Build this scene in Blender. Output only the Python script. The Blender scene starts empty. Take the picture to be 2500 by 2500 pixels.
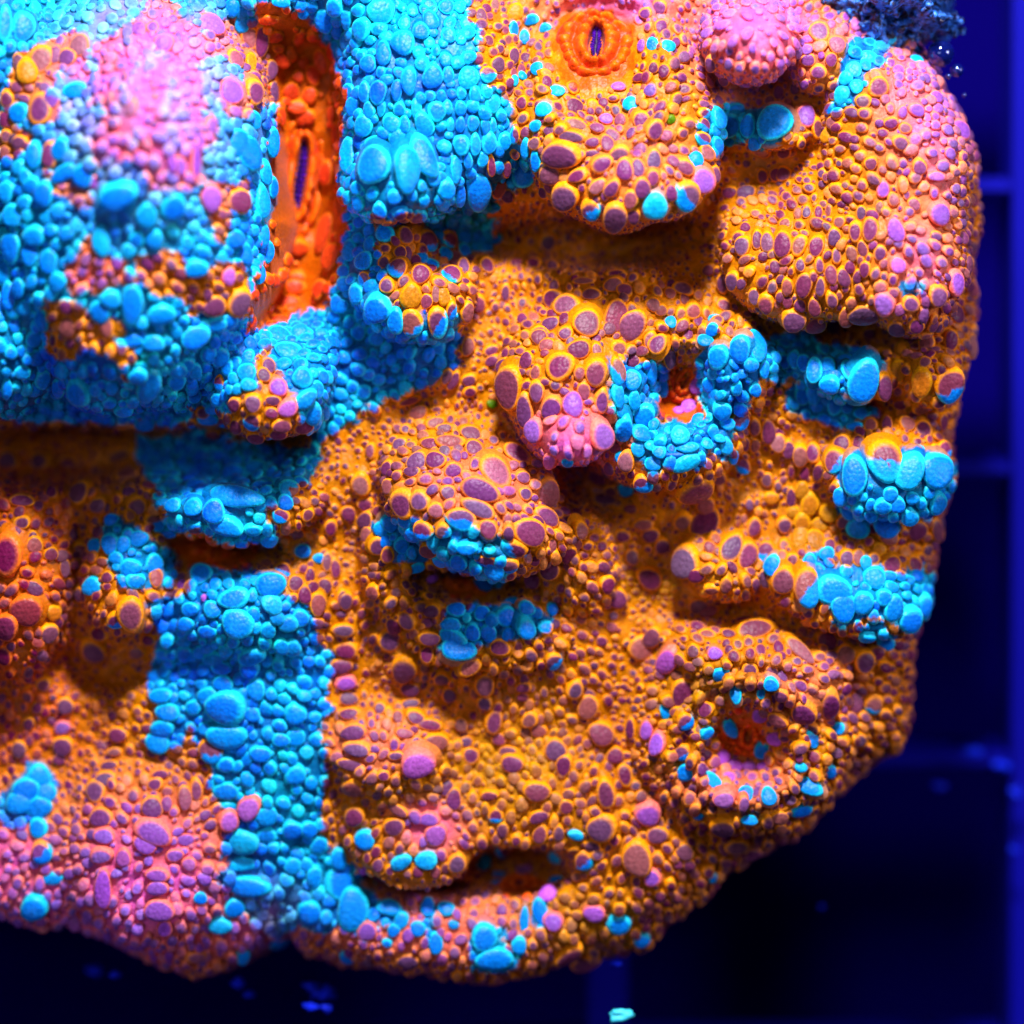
import bpy, bmesh, math, random
import numpy as np
from mathutils import Vector, Matrix
from mathutils.bvhtree import BVHTree

# ------------------------------------------------------------------ camera, light, exposure
S = 0.0002                 # metres per working unit (the colony is about 2300 units wide)
D = 9000.0                 # camera distance in working units
scene = bpy.context.scene
COL = scene.collection

cam_data = bpy.data.cameras.new("camera")
cam = bpy.data.objects.new("camera", cam_data)
COL.objects.link(cam)
cam.location = (0, 0, D * S)
cam_data.sensor_width = 36.0
cam_data.lens = 36.0 * D / 2500.0
cam_data.clip_start = 0.05
cam_data.clip_end = 50
cam_data.dof.use_dof = True
cam_data.dof.focus_distance = (D - 20) * S
cam_data.dof.aperture_fstop = (36.0 * D / 2500.0 * 0.001) / (400 * S)
scene.camera = cam

world = bpy.data.worlds.new("World")
scene.world = world
world.use_nodes = True
bg = world.node_tree.nodes["Background"]
bg.inputs[0].default_value = (0.10, 0.13, 0.55, 1)
bg.inputs[1].default_value = 0.03

def area(name, loc, target, size, power, color):
    l = bpy.data.lights.new(name, 'AREA')
    l.shape = 'DISK'
    l.size = size * S
    l.energy = power
    l.color = color
    o = bpy.data.objects.new(name, l)
    o.location = Vector(loc) * S
    d = (Vector(target) - Vector(loc))
    o.rotation_euler = d.to_track_quat('-Z', 'Y').to_euler()
    COL.objects.link(o)
    return o
area("key_lamp", (300, 4550, 3450), (0, 0, 0), 1000, 31, (1.0, 0.96, 1.0))
area("side_lamp", (4600, 1600, 2400), (500, -300, -100), 1400, 4.5, (1.0, 0.86, 1.0))
area("low_lamp", (-2600, -3600, 3000), (0, -300, -100), 1600, 1.0, (0.75, 0.55, 1.0))
area("fill_lamp", (-1500, 1000, 6500), (0, 0, 0), 2500, 1.9, (0.9, 0.92, 1.0))

scene.cycles.use_adaptive_sampling = True
scene.cycles.adaptive_threshold = 0.035
scene.cycles.max_bounces = 4
scene.cycles.diffuse_bounces = 2
scene.cycles.glossy_bounces = 2
scene.cycles.transmission_bounces = 4
scene.view_settings.view_transform = 'Standard'
scene.view_settings.look = 'None'
scene.view_settings.gamma = 1.0
scene.view_settings.exposure = 0.0
scene.view_settings.use_curve_mapping = False

rng = np.random.default_rng(7)
random.seed(7)

# ------------------------------------------------------------------ small helpers
def lin(c):
    c = np.asarray(c, float) / 255.0
    return np.where(c <= 0.04045, c / 12.92, ((c + 0.055) / 1.055) ** 2.4)

_lat = rng.random((256, 256))
def vnoise(x, y, s):
    x = np.asarray(x, float) / s + 1000; y = np.asarray(y, float) / s + 1000
    xi = np.floor(x).astype(int); yi = np.floor(y).astype(int)
    fx = x - xi; fy = y - yi
    fx = fx * fx * (3 - 2 * fx); fy = fy * fy * (3 - 2 * fy)
    a = _lat[xi % 256, yi % 256]; b = _lat[(xi + 1) % 256, yi % 256]
    c = _lat[xi % 256, (yi + 1) % 256]; d = _lat[(xi + 1) % 256, (yi + 1) % 256]
    return (a * (1 - fx) + b * fx) * (1 - fy) + (c * (1 - fx) + d * fx) * fy - 0.5

def sstep(a, b, x):
    t = np.clip((x - a) / (b - a), 0, 1)
    return t * t * (3 - 2 * t)

def make_mesh(name, co, faces, cols=None, mat=None, smooth=True):
    """co in world-oriented working units (x right, y up, z to the camera)."""
    me = bpy.data.meshes.new(name)
    co = np.asarray(co, float) * S
    if isinstance(faces, np.ndarray):
        k = faces.shape[1]; n = len(faces)
        me.vertices.add(len(co)); me.vertices.foreach_set("co", co.astype(np.float32).ravel())
        me.loops.add(n * k); me.loops.foreach_set("vertex_index", faces.astype(np.int32).ravel())
        me.polygons.add(n)
        me.polygons.foreach_set("loop_start", np.arange(0, n * k, k, dtype=np.int32))
        me.polygons.foreach_set("loop_total", np.full(n, k, dtype=np.int32))
        me.update(calc_edges=True)
    else:
        me.from_pydata([tuple(v) for v in co], [], faces)
    if smooth:
        me.polygons.foreach_set("use_smooth", np.ones(len(me.polygons), dtype=bool))
    if cols is not None:
        a = me.color_attributes.new("tissue_colour", 'FLOAT_COLOR', 'POINT')
        rgba = np.ones((len(co), 4), np.float32); rgba[:, :3] = cols
        a.data.foreach_set("color", rgba.ravel())
    if mat is not None:
        me.materials.append(mat)
    return me

def link(name, me, parent=None, **props):
    o = bpy.data.objects.new(name, me)
    COL.objects.link(o)
    if parent is not None:
        o.parent = parent
    for k, v in props.items():
        o[k] = v
    return o

# ------------------------------------------------------------------ materials
def principled(name):
    m = bpy.data.materials.new(name); m.use_nodes = True
    nt = m.node_tree
    return m, nt, nt.nodes["Principled BSDF"]

def tissue_material():
    m, nt, b = principled("coral_tissue")
    at = nt.nodes.new("ShaderNodeAttribute"); at.attribute_name = "tissue_colour"
    tc = nt.nodes.new("ShaderNodeTexCoord")
    n1 = nt.nodes.new("ShaderNodeTexNoise"); n1.inputs["Scale"].default_value = 1 / (9 * S); n1.inputs["Detail"].default_value = 4
    n2 = nt.nodes.new("ShaderNodeTexNoise"); n2.inputs["Scale"].default_value = 1 / (3.2 * S); n2.inputs["Detail"].default_value = 2
    mr = nt.nodes.new("ShaderNodeMapRange")
    mr.inputs["From Min"].default_value = 0.3; mr.inputs["From Max"].default_value = 0.7
    mr.inputs["To Min"].default_value = 0.78; mr.inputs["To Max"].default_value = 1.16
    mr2 = nt.nodes.new("ShaderNodeMapRange")
    mr2.inputs["From Min"].default_value = 0.3; mr2.inputs["From Max"].default_value = 0.7
    mr2.inputs["To Min"].default_value = 0.80; mr2.inputs["To Max"].default_value = 1.2
    mul = nt.nodes.new("ShaderNodeMath"); mul.operation = 'MULTIPLY'
    vm = nt.nodes.new("ShaderNodeVectorMath"); vm.operation = 'SCALE'
    L = nt.links.new
    L(tc.outputs["Object"], n1.inputs["Vector"]); L(tc.outputs["Object"], n2.inputs["Vector"])
    L(n1.outputs["Fac"], mr.inputs["Value"]); L(n2.outputs["Fac"], mr2.inputs["Value"])
    L(mr.outputs[0], mul.inputs[0]); L(mr2.outputs[0], mul.inputs[1])
    L(at.outputs["Color"], vm.inputs[0]); L(mul.outputs[0], vm.inputs["Scale"])
    L(vm.outputs[0], b.inputs["Base Color"])
    bump = nt.nodes.new("ShaderNodeBump"); bump.inputs["Strength"].default_value = 0.35
    bump.inputs["Distance"].default_value = 3 * S
    L(n1.outputs["Fac"], bump.inputs["Height"]); L(bump.outputs[0], b.inputs["Normal"])
    vo = nt.nodes.new("ShaderNodeTexVoronoi"); vo.inputs["Scale"].default_value = 1 / (11 * S); vo.inputs["Randomness"].default_value = 0.9
    b2 = nt.nodes.new("ShaderNodeBump"); b2.inputs["Strength"].default_value = 0.30; b2.inputs["Distance"].default_value = 5 * S; b2.invert = True
    L(tc.outputs["Object"], vo.inputs["Vector"]); L(vo.outputs["Distance"], b2.inputs["Height"]); L(bump.outputs[0], b2.inputs["Normal"]); L(b2.outputs[0], b.inputs["Normal"])
    b.inputs["Roughness"].default_value = 0.4
    b.inputs["Specular IOR Level"].default_value = 0.16
    b.inputs["Sheen Weight"].default_value = 0.10
    b.inputs["Sheen Roughness"].default_value = 0.35
    b.inputs["Sheen Tint"].default_value = (0.8, 0.5, 0.6, 1)
    b.inputs["Subsurface Weight"].default_value = 0.14
    b.inputs["Subsurface Radius"].default_value = (1.0, 0.8, 0.6)
    b.inputs["Subsurface Scale"].default_value = 9 * S
    return m
M_TISSUE = tissue_material()

# ------------------------------------------------------------------ the colony's body: lumps over a sloping base
OUTLINE = np.array([(-420,-420),(2060,-420),(2100,-60),(2150,40),(2235,95),(2285,175),(2350,300),(2388,420),(2385,560),(2382,700),
 (2375,830),(2345,930),(2335,1050),(2325,1150),(2305,1290),(2275,1440),(2245,1570),(2238,1720),(2215,1810),(2170,1860),(2100,1905),
 (2020,1990),(1950,2050),(1850,2110),(1740,2180),(1660,2250),(1580,2310),(1500,2345),(1400,2360),(1270,2395),(1165,2415),(1080,2385),
 (960,2372),(840,2365),(740,2330),(700,2285),(650,2320),(560,2385),(470,2402),(370,2370),(200,2295),(90,2262),(0,2250),(-420,2200)], float)

OUTLINE = 1250 + (OUTLINE - 1250) * 1.042
STEP = 6.0
gx = np.arange(-380, 2540, STEP); gy = np.arange(-380, 2540, STEP)
NX, NY = len(gx), len(gy)
X, Y = np.meshgrid(gx, gy)                      # row = y

def poly_sdf(P, x, y):
    d2 = np.full(x.shape, 1e12); inside = np.zeros(x.shape, bool)
    n = len(P)
    for i in range(n):
        ax, ay = P[i]; bx, by = P[(i + 1) % n]
        ex, ey = bx - ax, by - ay
        t = np.clip(((x - ax) * ex + (y - ay) * ey) / (ex * ex + ey * ey), 0, 1)
        dx = x - ax - t * ex; dy = y - ay - t * ey
        d2 = np.minimum(d2, dx * dx + dy * dy)
        c = (ay > y) != (by > y)
        with np.errstate(divide='ignore', invalid='ignore'):
            xi = (bx - ax) * (y - ay) / (by - ay) + ax
        inside ^= c & (x < xi)
    d = np.sqrt(d2)
    return np.where(inside, d, -d)

SD = poly_sdf(OUTLINE, X, Y) - 22 + 18 * vnoise(X, Y, 60)

Zb = -120 - 0.068 * (Y - 500) - 40 * sstep(500, 0, X) * sstep(900, 1300, Y)
Zb = Zb + 70 * vnoise(X, Y, 230) + 34 * vnoise(X + 777, Y, 90)
# (cx, cy, rx, ry, angle deg clockwise in the picture, top z, profile power, lean x, lean y(down))
LUMPS = [
 (285, 430, 395, 530, 0, 330, 2.15, 10, 95),      # big dome
 (340, 320, 250, 300, 0, 400, 2.0, 10, 30),
 (290, 740, 240, 160, 0, 250, 2.2, 0, 110),
 (-40, 740, 200, 240, 0, 190, 2.4, 0, 80),
 (-60, 130, 200, 300, 0, 200, 2.2, 0, 20),
 (650, 890, 160, 160, 0, 150, 2.5, 10, 80),      # small knob
 (1050, 200, 250, 290, 0, 90, 2.8, -10, 90),     # blue ridge
 (970, 360, 180, 120, 0, 150, 2.4, 0, 100),
 (1010, 660, 160, 140, 0, 30, 2.6, 10, 80),
 (780, -30, 200, 90, 0, 40, 2.2, 0, 0),
 (1500, 250, 265, 250, 0, 120, 2.8, 20, 110),     # polyp knob at the top
 (1550, 360, 210, 130, 0, 150, 2.4, 20, 110),
 (1845, 50, 122, 112, 10, 180, 2.3, 0, 60),       # pink bulb
 (2010, 120, 90, 100, 0, 20, 2.2, 10, 30),
 (1900, 300, 110, 50, 0, -10, 2.0, 0, 40),
 (2200, 400, 185, 340, -8, 90, 2.6, 0, 50),      # right lump
 (2220, 580, 170, 190, -8, 110, 2.6, 0, 100),
 (1960, 605, 195, 155, 20, 55, 2.3, 0, 95),
 (2090, 560, 210, 190, 0, 85, 2.3, 0, 95),
 (2290, 860, 90, 130, 0, -30, 2.4, 0, 30),
 (1560, 900, 320, 280, 0, -10, 2.4, 0, 20),      # centre lump
 (1395, 910, 185, 200, 0, 80, 2.3, -5, 65),
 (1400, 1005, 105, 100, 0, 125, 2.2, -5, 75),
 (1790, 880, 110, 130, 0, 15, 2.2, 0, 10),
 (1640, 1080, 190, 110, -10, 15, 2.2, 0, 40),
 (1165, 1190, 265, 170, 24, 100, 2.3, -10, 100),   # oval lump
 (1190, 1530, 220, 110, 4, -95, 2.1, 0, 35),
 (985, 1340, 110, 190, 10, -60, 2.2, 0, 0),
 (1390, 1350, 110, 160, -20, -70, 2.2, 0, 0),
 (560, 1185, 240, 120, 8, -15, 2.2, 0, 60),      # blue lip, left
 (610, 1480, 190, 110, 0, -70, 2.2, 0, 20),
 (300, 1400, 110, 160, 0, -80, 2.2, 0, 40),
 (40, 1390, 125, 270, 0, -60, 2.3, 0, 40),
 (640, 1760, 165, 340, 0, -150, 2.3, 0, 20),     # blue band
 (360, 2080, 240, 230, 0, -115, 2.2, 0, 60),
 (70, 2100, 140, 200, 0, -190, 2.2, 0, 40),
 (950, 1830, 160, 110, 0, -100, 2.0, 0, 50),
 (1010, 2005, 200, 130, 5, -140, 2.5, 0, 100),
 (1320, 1960, 200, 115, 0, -150, 2.4, 0, 55),
 (1100, 2300, 330, 95, 3, -170, 2.2, 0, 30),
 (1540, 2060, 160, 170, 20, -180, 2.2, 0, 30),
 (1825, 1780, 290, 260, 20, -75, 2.2, 0, 50),   # lower right polyp
 (1850, 1615, 250, 90, 12, -35, 2.2, 0, 35),
 (2185, 1130, 175, 115, 0, -5, 2.2, 0, 70),
 (2080, 1425, 225, 100, 14, -55, 2.2, 0, 65),
 (2080, 880, 140, 80, 10, -20, 2.1, 0, 45),
 (1770, 1380, 110, 80, 25, -70, 2.0, 0, 30),
]
DIPS = [ # cx, cy, rx, ry, ang, depth
 (735, 400, 110, 420, 6, 150), (1452, 112, 112, 116, 0, 75), (1663, 925, 72, 80, 0, 120), (1130, 1428, 130, 34, 8, 120),
 (520, 1352, 140, 42, 0, 120), (1262, 2140, 125, 62, 0, 190), (1010, 2185, 150, 30, 6, 140), (1828, 1795, 95, 80, 10, 110),
 (1420, 570, 280, 70, 0, 190), (170, 1095, 360, 80, 0, 260), (560,1085,160,50,0,130), (240, 1640, 180, 60, 0, 60), (1480, 1190, 90, 60, 30, 60),
 (2080, 800, 220, 50, 0, 120), (1420, 1180, 100, 50, 20, 90), (1110, 560, 120, 40, 0, 70),
]
def smax(a, b, k):
    h = np.clip(1 - np.abs(a - b) / k, 0, 1)
    return np.maximum(a, b) + h * h * k * 0.25
PHI = np.full_like(Zb, 1e9)
Z = Zb.copy(); LX = np.zeros_like(Z); LY = np.zeros_like(Z)
for (cx, cy, rx, ry, ang, top, pw, lx, ly) in LUMPS:
    cx = 1250 + (cx - 1250) * (D - top) / D; cy = 1250 + (cy - 1250) * (D - top) / D
    a = math.radians(ang); ca, sa = math.cos(a), math.sin(a)
    wob = 1 + 0.16 * vnoise(X + cx * 3, Y + cy * 3, 120)
    u = ((X - cx) * ca + (Y - cy) * sa) / (rx * wob); v = (-(X - cx) * sa + (Y - cy) * ca) / (ry * wob)
    r = np.sqrt(u * u + v * v)
    PHI = np.minimum(PHI, (r - 1) * math.sqrt(rx * ry))
    g = np.where(r < 1, np.sqrt(np.clip(1 - np.clip(r, 0, 1) ** pw, 0, 1)), -(r - 1) * 1.6)
    i0 = int(np.clip((cy - gy[0]) / STEP, 0, NY - 1)); j0 = int(np.clip((cx - gx[0]) / STEP, 0, NX - 1))
    zb0 = Zb[i0, j0]
    zl = zb0 + (top - zb0) * g
    k = 80.0
    t = np.clip(0.5 + 0.5 * (zl - Z) / k, 0, 1)
    gg = np.clip(g, 0, 1)
    LX = LX * (1 - t) + lx * gg * t; LY = LY * (1 - t) + ly * gg * t
    Z = smax(Z, zl, k)
for (cx, cy, rx, ry, ang, dep) in DIPS:
    a = math.radians(ang); ca, sa = math.cos(a), math.sin(a)
    u = ((X - cx) * ca + (Y - cy) * sa) / rx; v = (-(X - cx) * sa + (Y - cy) * ca) / ry
    r2 = u * u + v * v
    f = np.exp(-(r2 ** 2) * 0.9)
    Z -= dep * f
for (cx, cy, r0, r1, amp, wl) in ((1828, 1800, 80, 280, 15, 56), (1663, 925, 70, 230, 9, 48), (1140, 1430, 90, 330, 8, 60), (1460, 112, 110, 260, 7, 50)):
    rr = np.hypot(X - cx, (Y - cy) * 1.1) + 26 * vnoise(X, Y, 70)
    Z += amp * np.cos(2 * math.pi * (rr - r0) / wl) * sstep(r0 - 20, r0 + 20, rr) * sstep(r1, r1 - 70, rr)
Z += 10 * vnoise(X, Y, 34) + 5 * vnoise(X + 99, Y, 15)
# round the rim over and let the side fall to the rack
R = 150.0
q = np.clip(1 - SD / R, 0, 1)
Z -= 150 * (1 - np.sqrt(np.clip(1 - q * q, 0, 1)))
Z = np.where(SD < 0, Z + SD * 11, Z)
PX = X + LX; PY = Y + LY
KEEP = SD > -34

co = np.stack([PX - 1250, 1250 - PY, Z], -1).reshape(-1, 3)
idx = np.arange(NX * NY).reshape(NY, NX)
kq = KEEP[:-1, :-1] & KEEP[1:, :-1] & KEEP[1:, 1:] & KEEP[:-1, 1:]
quads = np.stack([idx[1:, :-1], idx[1:, 1:], idx[:-1, 1:], idx[:-1, :-1]], -1)[kq]
used = np.unique(quads); remap = -np.ones(NX * NY, int); remap[used] = np.arange(len(used))
co = co[used]; quads = remap[quads]
bvh = BVHTree.FromPolygons([tuple(v) for v in co], [tuple(f) for f in quads.tolist()])

# per-vertex normals of the body
fn = np.cross(co[quads[:, 1]] - co[quads[:, 0]], co[quads[:, 3]] - co[quads[:, 0]])
vn = np.zeros_like(co)
for k in range(4):
    np.add.at(vn, quads[:, k], fn)
vn /= np.maximum(np.linalg.norm(vn, axis=1, keepdims=True), 1e-9)
farea = np.linalg.norm(fn, axis=1)

def hit(px, py):
    """body point seen at photo position (px, py); None when the body is missed"""
    o = Vector((0, 0, D)); d = Vector((px - 1250, 1250 - py, -D)).normalized()
    loc, nor, fi, dist = bvh.ray_cast(o, d)
    if loc is None:
        return None, None
    n = vn[quads[fi]].mean(0); n /= np.linalg.norm(n) + 1e-9
    return np.array(loc), n

# ------------------------------------------------------------------ colour patches of the tissue, with painted pink light, laid out on the colony in plan
def tile(x0, y0, pts):
    return [(x0 + a * 0.44, y0 + b * 0.44) for a, b in pts]
def V(pts):
    return [(a * 1.294, b * 1.294) for a, b in pts]
BLUE = [
 V([(-300,-300),(878,-300),(882,0),(905,90),(915,150),(945,180),(970,230),(985,270),(1000,300),(1008,345),(985,360),(930,385),(925,410),(945,430),(935,465),(885,480),
    (870,540),(880,600),(862,640),(856,686),(836,707),(730,764),(618,829),(600,835),(590,870),(440,850),(400,790),(260,800),(-300,790)]),
 tile(0,800,[(760,600),(800,720),(820,800),(870,900),(900,1000),(890,1130),(1000,1130),(1130,1150),(1300,1200),(1450,1210),(1545,1200),(1540,1120),(1480,1070),(1520,1000),(1620,960),(1680,880),(1750,890),(1760,800),(1790,700),(1760,560),(1400,600),(1100,560)]),
 tile(0,800,[(580,1060),(660,1050),(720,1090),(800,1140),(900,1230),(980,1230),(960,1400),(870,1420),(760,1440),(680,1400),(600,1290),(560,1180)]),
 tile(0,800,[(1050,1450),(1060,1300),(1200,1280),(1350,1350),(1520,1370),(1570,1450),(1700,1520),(1760,1600),(1780,1720),(1820,1800),(1830,1960),(1800,2130),(1830,2330),(1800,2490),(1790,2830),(1932,2930),(2050,3080),(2120,3220),(2020,3400),(1932,3330),(1700,3330),(1540,3360),(1380,3260),(1270,3220),(1250,3030),(1260,2890),(1290,2790),(1190,2650),(1170,2530),(1150,2400),(1100,2310),(1050,2230),(1000,2330),(900,2360),(830,2270),(850,2180),(860,2110),(850,2030),(830,1932),(870,1800),(850,1650),(800,1530),(880,1480),(960,1480)]),
 tile(1650,0,[(90,720),(170,610),(330,580),(480,580),(600,590),(655,690),(600,770),(480,840),(400,800),(280,790),(230,870),(190,860)]),
 tile(1650,0,[(820,680),(900,500),(880,400),(950,260),(1150,170),(1240,170),(1230,260),(1090,390),(1020,500),(990,600),(930,600)]),
 tile(1650,0,[(1240,1560),(1390,1580),(1300,1650),(1220,1600)]),
 tile(1650,800,[(120,170),(180,90),(300,70),(380,20),(470,20),(500,50),(600,40),(900,60),(1090,140),(1170,190),(1100,330),(1020,400),(950,380),(980,430),(1130,430),(1140,490),(1040,520),(1000,570),(900,550),(800,530),(700,490),(640,430),(640,330),(690,300),(620,280),(580,370),(540,370),(500,300),(440,330),(400,400),(390,540),(300,600),(260,700),(170,690),(130,780),(0,790),(-140,790),(-200,560),(0,520),(110,500),(130,380)]),
 tile(800,800,[(1560,190),(1640,170),(1800,180),(1870,280),(1840,380),(1830,540),(1932,580),(1932,800),(1850,810),(1720,800),(1640,560),(1570,460)]),
 tile(1650,800,[(850,680),(940,740),(1000,700),(1060,720),(1240,690),(1330,660),(1500,740),(1550,740),(1540,860),(1480,960),(1370,1050),(1230,1110),(1080,1120),(1000,1160),(920,1060),(890,950),(900,830),(860,770)]),
 tile(1650,800,[(710,1260),(800,1240),(880,1290),(960,1330),(1090,1280),(1160,1360),(1260,1370),(1400,1310),(1440,1420),(1430,1540),(1300,1690),(1190,1650),(1060,1620),(900,1640),(840,1560),(790,1470),(680,1450),(680,1370)]),
 tile(1650,800,[(1000,1660),(1100,1640),(1210,1740),(1200,1790),(1120,1760)]),
 tile(800,800,[(230,1100),(330,1040),(420,1060),(500,1080),(640,1090),(700,1080),(830,1120),(950,1170),(1100,1240),(1040,1330),(960,1400),(880,1440),(830,1380),(700,1320),(600,1280),(480,1290),(400,1290),(330,1260),(280,1160)]),
 tile(800,800,[(640,1530),(700,1510),(900,1530),(1080,1520),(1250,1560),(1240,1640),(1140,1740),(960,1760),(820,1760),(760,1830),(660,1830),(610,1750),(640,1640)]),
 tile(0,1650,[(0,680),(60,620),(150,500),(250,480),(320,590),(290,720),(230,790),(100,830),(0,860)]),
 tile(800,1650,[(0,930),(120,1010),(180,1130),(230,1280),(200,1450),(100,1460),(0,1330)]),
 tile(800,1650,[(790,1400),(850,1370),(980,1400),(1000,1500),(1100,1540),(1060,1590),(930,1640),(800,1620)]),
 tile(800,1650,[(1140,1240),(1190,1230),(1230,1360),(1190,1390)]), tile(800,1650,[(540,1280),(590,1270),(600,1450),(620,1500),(560,1500)]),
 tile(800,1650,[(240,1280),(330,1240),(430,1300),(440,1390),(330,1380)]),
]
NOTBLUE = [
 tile(0,0,[(0,480),(100,280),(300,240),(430,170),(540,230),(500,450),(330,400),(250,500),(330,560),(300,690),(170,700),(100,560),(0,620)]),
 tile(0,0,[(530,250),(780,90),(830,-40),(960,-40),(1000,100),(1110,180),(1300,100),(1330,300),(1100,330),(1150,600),(1100,660),(1230,700),(1100,1000),(1000,1060),(850,1050),(790,880),(650,850),(540,900),(500,800),(620,600),(500,560),(560,440)]),
 tile(0,0,[(1230,280),(1330,150),(1450,130),(1540,400),(1550,580),(1400,620),(1250,640),(1200,560),(1350,430)]),
 tile(0,0,[(1080,1000),(1400,1020),(1390,1180),(1300,1190),(1260,1350),(1200,1330),(1180,1190)]),
 tile(0,0,[(370,1480),(500,1300),(540,1440),(680,1480),(700,1560),(760,1430),(900,1400),(1030,1450),(1200,1470),(1380,1480),(1380,1700),(1240,1760),(1000,1740),(1040,1660),(850,1650),(760,1560),(640,1610),(400,1610)]),
 tile(0,0,[(230,1650),(380,1640),(480,1760),(640,1760),(700,1800),(560,1990),(260,1960)]),
 tile(0,0,[(0,560),(60,520),(120,560),(60,700),(130,760),(200,800),(60,880),(0,880)]),
 tile(0,0,[(240,850),(330,760),(300,930),(420,1000),(540,1120),(430,1150),(300,1100)]),
 tile(0,800,[(560,90),(760,100),(760,180),(690,250),(590,200)]),
 tile(0,800,[(1410,100),(1480,90),(1480,180),(1560,230),(1640,370),(1620,440),(1700,530),(1780,540),(1700,660),(1400,640),(1100,580),(1080,440),(1280,440),(1290,370),(1440,360),(1420,230)]),
 V([(705,425),(790,420),(800,445),(860,465),(895,480),(890,560),(860,600),(800,590),(760,575),(740,600),(722,600),(715,580),(720,530),(740,500),(715,470)]),
]
RED = [
 tile(0,0,[(1380,40),(1560,30),(1740,130),(1850,330),(1900,500),(1900,800),(1900,1100),(1932,1200),(1870,1500),(1800,1680),(1650,1750),(1480,1790),(1330,1850),(1320,1800),(1450,1500),(1510,1280),(1530,1000),(1530,650),(1530,420),(1470,180)]),
 tile(0,800,[(960,1200),(1040,1150),(1300,1180),(1440,1200),(1400,1300),(1200,1330),(1040,1330)]),
 tile(800,800,[(640,1380),(760,1400),(900,1450),(800,1490),(660,1470)]),
 tile(800,800,[(1870,250),(1932,220),(2050,300),(2070,420),(2000,520),(1860,500),(1840,400)]),
 tile(800,0,[(1240,240),(1290,110),(1400,40),(1560,50),(1680,110),(1720,240),(1680,370),(1560,470),(1430,490),(1300,420)]),
 tile(1650,1650,[(300,170),(420,160),(500,260),(480,400),(400,470),(240,420),(230,300)]),
 tile(800,1650,[(920,1130),(1000,1090),(1180,1090),(1230,1170),(1150,1270),(1000,1270)]),
]
RX0, RSTEP = -400, 2.0
RN = 1500
rx_ = RX0 + np.arange(RN) * RSTEP
def plan(poly):
    out = []
    for (a, b) in poly:
        p, n = hit(a, b)
        z = p[2] if p is not None else -300.0
        s = (D - z) / D
        out.append((1250 + (a - 1250) * s, 1250 + (b - 1250) * s))
    return np.array(out)
def fill(mask, poly, val):
    P = plan(poly)
    j0, j1 = [int(np.clip((t - RX0) / RSTEP, 0, RN)) for t in (P[:, 0].min() - 4, P[:, 0].max() + 4)]
    i0, i1 = [int(np.clip((t - RX0) / RSTEP, 0, RN)) for t in (P[:, 1].min() - 4, P[:, 1].max() + 4)]
    if j1 <= j0 or i1 <= i0: return
    xx, yy = np.meshgrid(rx_[j0:j1], rx_[i0:i1])
    wx = xx + 30 * vnoise(xx + 9, yy, 60) + 26 * vnoise(xx, yy, 26) + 9 * vnoise(xx + 50, yy, 9); wy = yy + 30 * vnoise(xx, yy + 500, 60) + 26 * vnoise(xx + 300, yy + 90, 26) + 9 * vnoise(xx, yy + 70, 9)
    ins = np.zeros(xx.shape, bool); n = len(P)
    for i in range(n):
        ax, ay = P[i]; bx, by = P[(i + 1) % n]
        if ay == by: continue
        ins ^= ((ay > wy) != (by > wy)) & (wx < (bx - ax) * (wy - ay) / (by - ay) + ax)
    sub = mask[i0:i1, j0:j1]; sub[ins] = val
MB = np.zeros((RN, RN), np.float32); MR = np.zeros((RN, RN), np.float32)
for p in BLUE: fill(MB, p, 1)
for p in NOTBLUE: fill(MB, p, 0)
for p in RED: fill(MR, p, 1)
# pink tissue, reflected blue light on lump tops painted in: cx, cy, rx, ry, strength
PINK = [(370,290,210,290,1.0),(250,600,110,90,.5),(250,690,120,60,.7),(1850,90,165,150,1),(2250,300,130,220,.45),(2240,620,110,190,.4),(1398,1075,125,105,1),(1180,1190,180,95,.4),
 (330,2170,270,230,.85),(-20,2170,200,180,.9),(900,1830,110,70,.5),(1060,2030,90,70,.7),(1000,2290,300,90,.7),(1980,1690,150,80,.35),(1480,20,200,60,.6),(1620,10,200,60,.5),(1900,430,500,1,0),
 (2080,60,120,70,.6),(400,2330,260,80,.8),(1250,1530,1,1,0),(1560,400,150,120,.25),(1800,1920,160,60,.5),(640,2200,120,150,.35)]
PAINTED_HAZE = [(380,240,195,265,.88),(1850,70,120,95,.85),(1400,1085,70,55,.8),(330,2190,200,140,.7),(0,2190,160,140,.75),(620,2270,120,90,.5),(240,2290,200,70,.7),(2270,240,110,150,.5),(2290,420,60,120,.3),(2240,640,70,80,.3),(1040,2030,60,60,.5),(1520,0,100,40,.7)]  # lavender haze and glow on tops and edges, painted into the colour
OLIVE = [(1240,1870,170,80,.7),(30,1720,70,110,.8),(1400,2270,130,80,.6),(1180,1960,240,70,.5),(1330,1830,90,120,.4),(1700,1690,80,60,.5),(1060,1090,90,40,.3),(1640,1430,140,50,.5)]
def blobs(L, x, y):
    o = np.zeros(np.shape(x))
    for cx, cy, rx, ry, s in L:
        if s: o = np.maximum(o, s * np.exp(-(((x - cx) / rx) ** 2 + ((y - cy) / ry) ** 2) ** 1.5))
    return o
def look(mask, x, y):
    j = np.clip(((x - RX0) / RSTEP).astype(int), 0, RN - 1); i = np.clip(((y - RX0) / RSTEP).astype(int), 0, RN - 1)
    return mask[i, j]

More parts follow.
